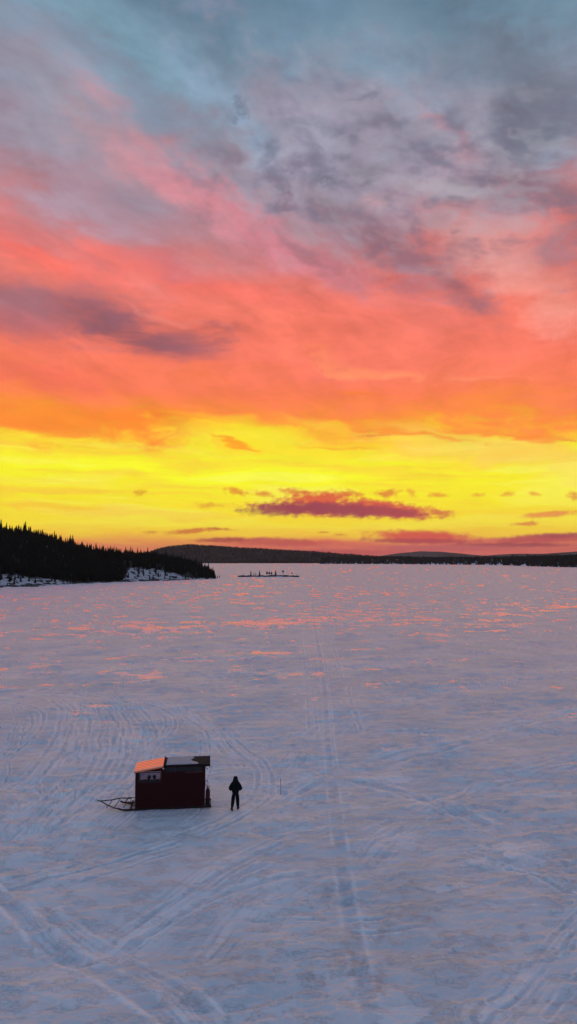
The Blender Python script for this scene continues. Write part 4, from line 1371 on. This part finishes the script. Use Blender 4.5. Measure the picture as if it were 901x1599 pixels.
# ------------------------------------------------------------------ small wooded islet
def build_islet():
    yb = gpt(420, 901).y

    def at(px, dy=0.0):
        y_ = yb + dy
        return (px - CX) / F * y_, y_
    xs = np.linspace(370, 474, 90); ds = np.linspace(-4, 22, 24)
    D_, P = np.meshgrid(ds, xs, indexing='ij')
    Y = yb + D_; X = (P - CX) / F * Y
    e = np.clip(1 - ((P - 420) / 50) ** 2, 0, 1) ** .6 * np.clip(1 - ((D_ - 8) / 11) ** 2, 0, 1) ** .6
    Z = 1.0 * e * (.6 + .8 * fbm(X.ravel() / 4, Y.ravel() / 4, 3, .5, 95).reshape(P.shape)) - .25
    o = mesh_from('islet', np.stack([X.ravel(), Y.ravel(), Z.ravel()], 1), grid_quads(*P.shape), M_SNOW)
    o['kind'] = 'structure'
    T = [(392, 1.05, 'dense', 'leftmost tree of the islet, bushy and dark'),
         (396.5, .75, 'thin', 'short thin tree just right of the leftmost islet tree'),
         (399.5, .7, 'thin', 'second short thin tree on the left part of the islet'),
         (405.5, 1.1, 'dense', 'dark upright tree between the thin pair and the leaning cluster on the islet'),
         (417, .95, 'pine', 'spreading tree at the left of the leaning cluster on the islet'),
         (420.5, .9, 'pine', 'spreading tree in the middle of the leaning cluster on the islet'),
         (424, .85, 'pine', 'low spreading tree at the right of the leaning cluster on the islet'),
         (430.5, 1.2, 'dense', 'broadest dark tree near the middle of the islet'),
         (442, 1.4, 'puff', 'tallest thin tree with a small round top on the islet'),
         (456, .95, 'puff', 'rounded tree near the right end of the islet'),
         (462.5, .65, 'bare', 'thin bare sapling right of the rounded tree on the islet'),
         (466, .55, 'bare', 'thin bare sapling second from the right end of the islet'),
         (470, .5, 'bare', 'thin bare sapling at the far right end of the islet')]
    pr = {'dense': [tree_proto(4.2, .75, 200 + i, dens=1.6, base=.15) for i in range(2)],
          'thin': [tree_proto(4.2, .35, 210, dens=1.2, base=.3)],
          'pine': [tree_proto(4.2, 1.0, 220 + i, dens=1.3, base=.4, flat=True) for i in range(2)],
          'puff': [tree_proto(4.0, .75, 230, dens=1.5, base=.62, flat=True)],
          'bare': [tree_proto(4.2, .15, 240, dens=.6, base=.5, sparse=True)]}
    for i, (px, s, k, lab) in enumerate(T):
        x_, y_ = at(px, 3 + (i % 3) * 1.5)
        q = pr[k][i % len(pr[k])]
        put_tree('islet_tree', q, x_, y_, 0.4, s * (.8 if k in ('puff', 'bare') else .95), i * 1.3, lab, 'tree')
    rs = random.Random(9)
    for i in range(120):
        px = rs.choice([rs.uniform(376, 386), rs.uniform(388, 414), rs.uniform(420, 440), rs.uniform(436, 464)])
        x_, y_ = at(px, rs.uniform(-.5, 4))
        o = bpy.data.objects.new('islet_rock', ROCKS[i % 4]); C.objects.link(o)
        o.location = (x_, y_, .35); q = rs.uniform(.6, 1.3)
        o.scale = (q * rs.uniform(1.4, 2.6), q, q * rs.uniform(.6, 1.1)); o.rotation_euler = (0, 0, rs.uniform(-.4, .4))
        lab = 'dark rock in the snow on the left half of the small islet' if px < 420 else 'dark rock in the snow on the right half of the small islet'
        tag(o, lab, 'rock', 'rocks on the islet, left half' if px < 420 else 'rocks on the islet, right half')


build_islet()


# ------------------------------------------------------------------ far shores
def ridge_hill(name, prof, y0, yc, yback, m, seed, amp=.06, base=None, trees=None):
    pxs = np.linspace(prof[0][0], prof[-1][0], 260)
    ys = np.interp(pxs, [q[0] for q in prof], [q[1] for q in prof])
    zc = H + (HY - ys) * yc / F
    y0a = np.full(len(pxs), y0, float) if base is None else np.array([H * F / (np.interp(q, [b[0] for b in base], [b[1] for b in base]) - HY) for q in pxs])
    rows = []
    ts = np.concatenate([np.linspace(0, 1, 16), 1 + np.linspace(0, 1, 8)[1:]])
    for t in ts:
        if t <= 1:
            Y = y0a + (yc - y0) * t if base is not None else y0 + (yc - y0) * t
            hz = np.sin(t * PI / 2) ** 1.1
        else:
            Y = (y0a + (yc - y0) if base is not None else yc) + (yback - yc) * (t - 1); hz = 1 - sstep(np.array([t]), 1, 2)[0]
        X = (pxs - CX) / F * Y
        Z = zc * hz
        Z = Z + (fbm(X / (yc * .05), np.full_like(X, float(np.mean(Y))) / (yc * .05), 4, .55, seed) - .5) * zc * amp * 6 * hz - (6 if t == 0 else .3 if t < 2 else 6)
        rows.append(np.stack([X, Y + 0 * X, Z], 1))
    co = np.concatenate(rows)
    o = mesh_from(name, co, grid_quads(len(ts), len(pxs)), m)
    o['kind'] = 'structure'
    return rows, pxs, ts


def forest_on(rows, npl, seed, tmax, h, protos, nm, lab, tmin=0.0, gap=None):
    rs = np.random.RandomState(seed)
    pl = []
    R_ = np.array(rows)                         # t, px, 3
    nt_, npx = R_.shape[:2]
    for i in range(npl):
        a = rs.uniform(tmin, tmax) * 15; b = rs.uniform(0, npx - 1.001)
        ia, ib = int(a), int(b); fa, fb = a - ia, b - ib
        q = (R_[ia, ib] * (1 - fa) * (1 - fb) + R_[ia + 1, ib] * fa * (1 - fb) + R_[ia, ib + 1] * (1 - fa) * fb + R_[ia + 1, ib + 1] * fa * fb)
        if gap and gap(ib / npx, ia / 15.0, rs): continue
        pl.append((q[0], q[1], max(q[2], 0) - .4, h * rs.uniform(.6, 1.25) * (1.4 if rs.rand() < .05 else 1), rs.rand() * 6.28))
    merged(nm, protos, pl, M_FARTREE, lab, 'forest')


def cone_proto(h, w, seed, n=6):
    rs = random.Random(seed)
    bm = bmesh.new()
    for (za, zb, r_) in ((.0, .55, 1.0), (.3, .8, .75), (.55, 1.0, .5)):
        ring = [bm.verts.new((w * r_ * rs.uniform(.7, 1.2) * math.cos(2 * PI * k / n), w * r_ * rs.uniform(.7, 1.2) * math.sin(2 * PI * k / n), h * za + rs.uniform(-.05, .05) * h)) for k in range(n)]
        top = bm.verts.new((0, 0, h * zb))
        for k in range(n): bm.faces.new((ring[k], ring[(k + 1) % n], top))
    me = bpy.data.meshes.new('cone'); bm.to_mesh(me); bm.free()
    return me


FARP = [cone_proto(10, 2.2, 300 + i) for i in range(5)]
M_FARHILL = mat('far_wooded_hill', (.030, .028, .027), .95, .05, vary=.5, scale=.01)
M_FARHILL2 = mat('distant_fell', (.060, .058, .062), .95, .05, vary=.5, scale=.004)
rowsA, _, _ = ridge_hill('hills', [(120, 873), (200, 868), (235, 862), (256, 856), (280, 852.5), (305, 851.5), (335, 853.5), (370, 855.5), (420, 858.5), (480, 862), (540, 866), (600, 870), (660, 871.5), (760, 873)],
                         1900, 2700, 3300, M_FARHILL, 101, .03)
forest_on(rowsA, 11000, 1, 1.0, .55, FARP, 'far_forest', 'low dark forest covering the hill behind the headland')
ridge_hill('hills', [(540, 873), (590, 868.5), (625, 863.5), (655, 861), (685, 861.5), (720, 864.5), (760, 868), (800, 871), (860, 873)], 5200, 6200, 7000, M_FARHILL2, 103, .02)
ridge_hill('hills', [(690, 873), (740, 869.5), (775, 866), (810, 864.5), (850, 864.5), (901, 861), (960, 859), (1100, 858), (1500, 862)], 4000, 5000, 5800, M_FARHILL2, 107, .02)
rowsD, _, _ = ridge_hill('far_shore', [(500, 873), (540, 872.5), (600, 871.5), (660, 872.5), (720, 872), (780, 872.5), (830, 871.5), (901, 871), (1000, 869), (1300, 866)],
                         1500, 1640, 1900, M_SNOW, 109, .05, base=[(500, 880.5), (620, 880.8), (690, 881.5), (760, 882), (800, 883.2), (840, 884.6), (901, 886), (1300, 892)])


def gapD(u, t, rs):
    px = 500 + 800 * u
    g_ = math.sin(px * .31) + math.sin(px * .83 + 1) + .6 * math.sin(px * 1.7)
    if t < .12 and 660 < px < 830 and g_ > .3: return True
    return t < .06 and g_ > 1.5


forest_on(rowsD, 14000, 2, .95, .62, FARP, 'shore_forest', 'dark spruce forest lining the far shore on the right', gap=gapD)
ridge_hill('hills', [(-2600, 862), (-1800, 850), (-1200, 856), (-700, 866), (-300, 872)], 2600, 3600, 4600, M_FARHILL, 113, .03)
ridge_hill('hills', [(1250, 868), (1600, 856), (2100, 848), (2700, 856), (3400, 868)], 2400, 3400, 4400, M_FARHILL, 117, .03)


# ------------------------------------------------------------------ air
def build_haze():
    bm = bmesh.new()
    box(bm, -9500, 9500, -2500, 9500, -9, 190)
    m = bpy.data.materials.new('haze_air'); m.use_nodes = True
    t = m.node_tree; t.nodes.clear()
    v = t.nodes.new('ShaderNodeVolumePrincipled'); v.inputs['Color'].default_value = (.80, .78, .84, 1)
    v.inputs['Density'].default_value = 4.5e-5; v.inputs['Anisotropy'].default_value = .3
    o = t.nodes.new('ShaderNodeOutputMaterial'); t.links.new(v.outputs[0], o.inputs['Volume'])
    h = link_bm('haze', bm, m)
    h['kind'] = 'stuff'; h['label'] = 'thin dusk haze over the frozen lake'; h['category'] = 'haze'


build_haze()
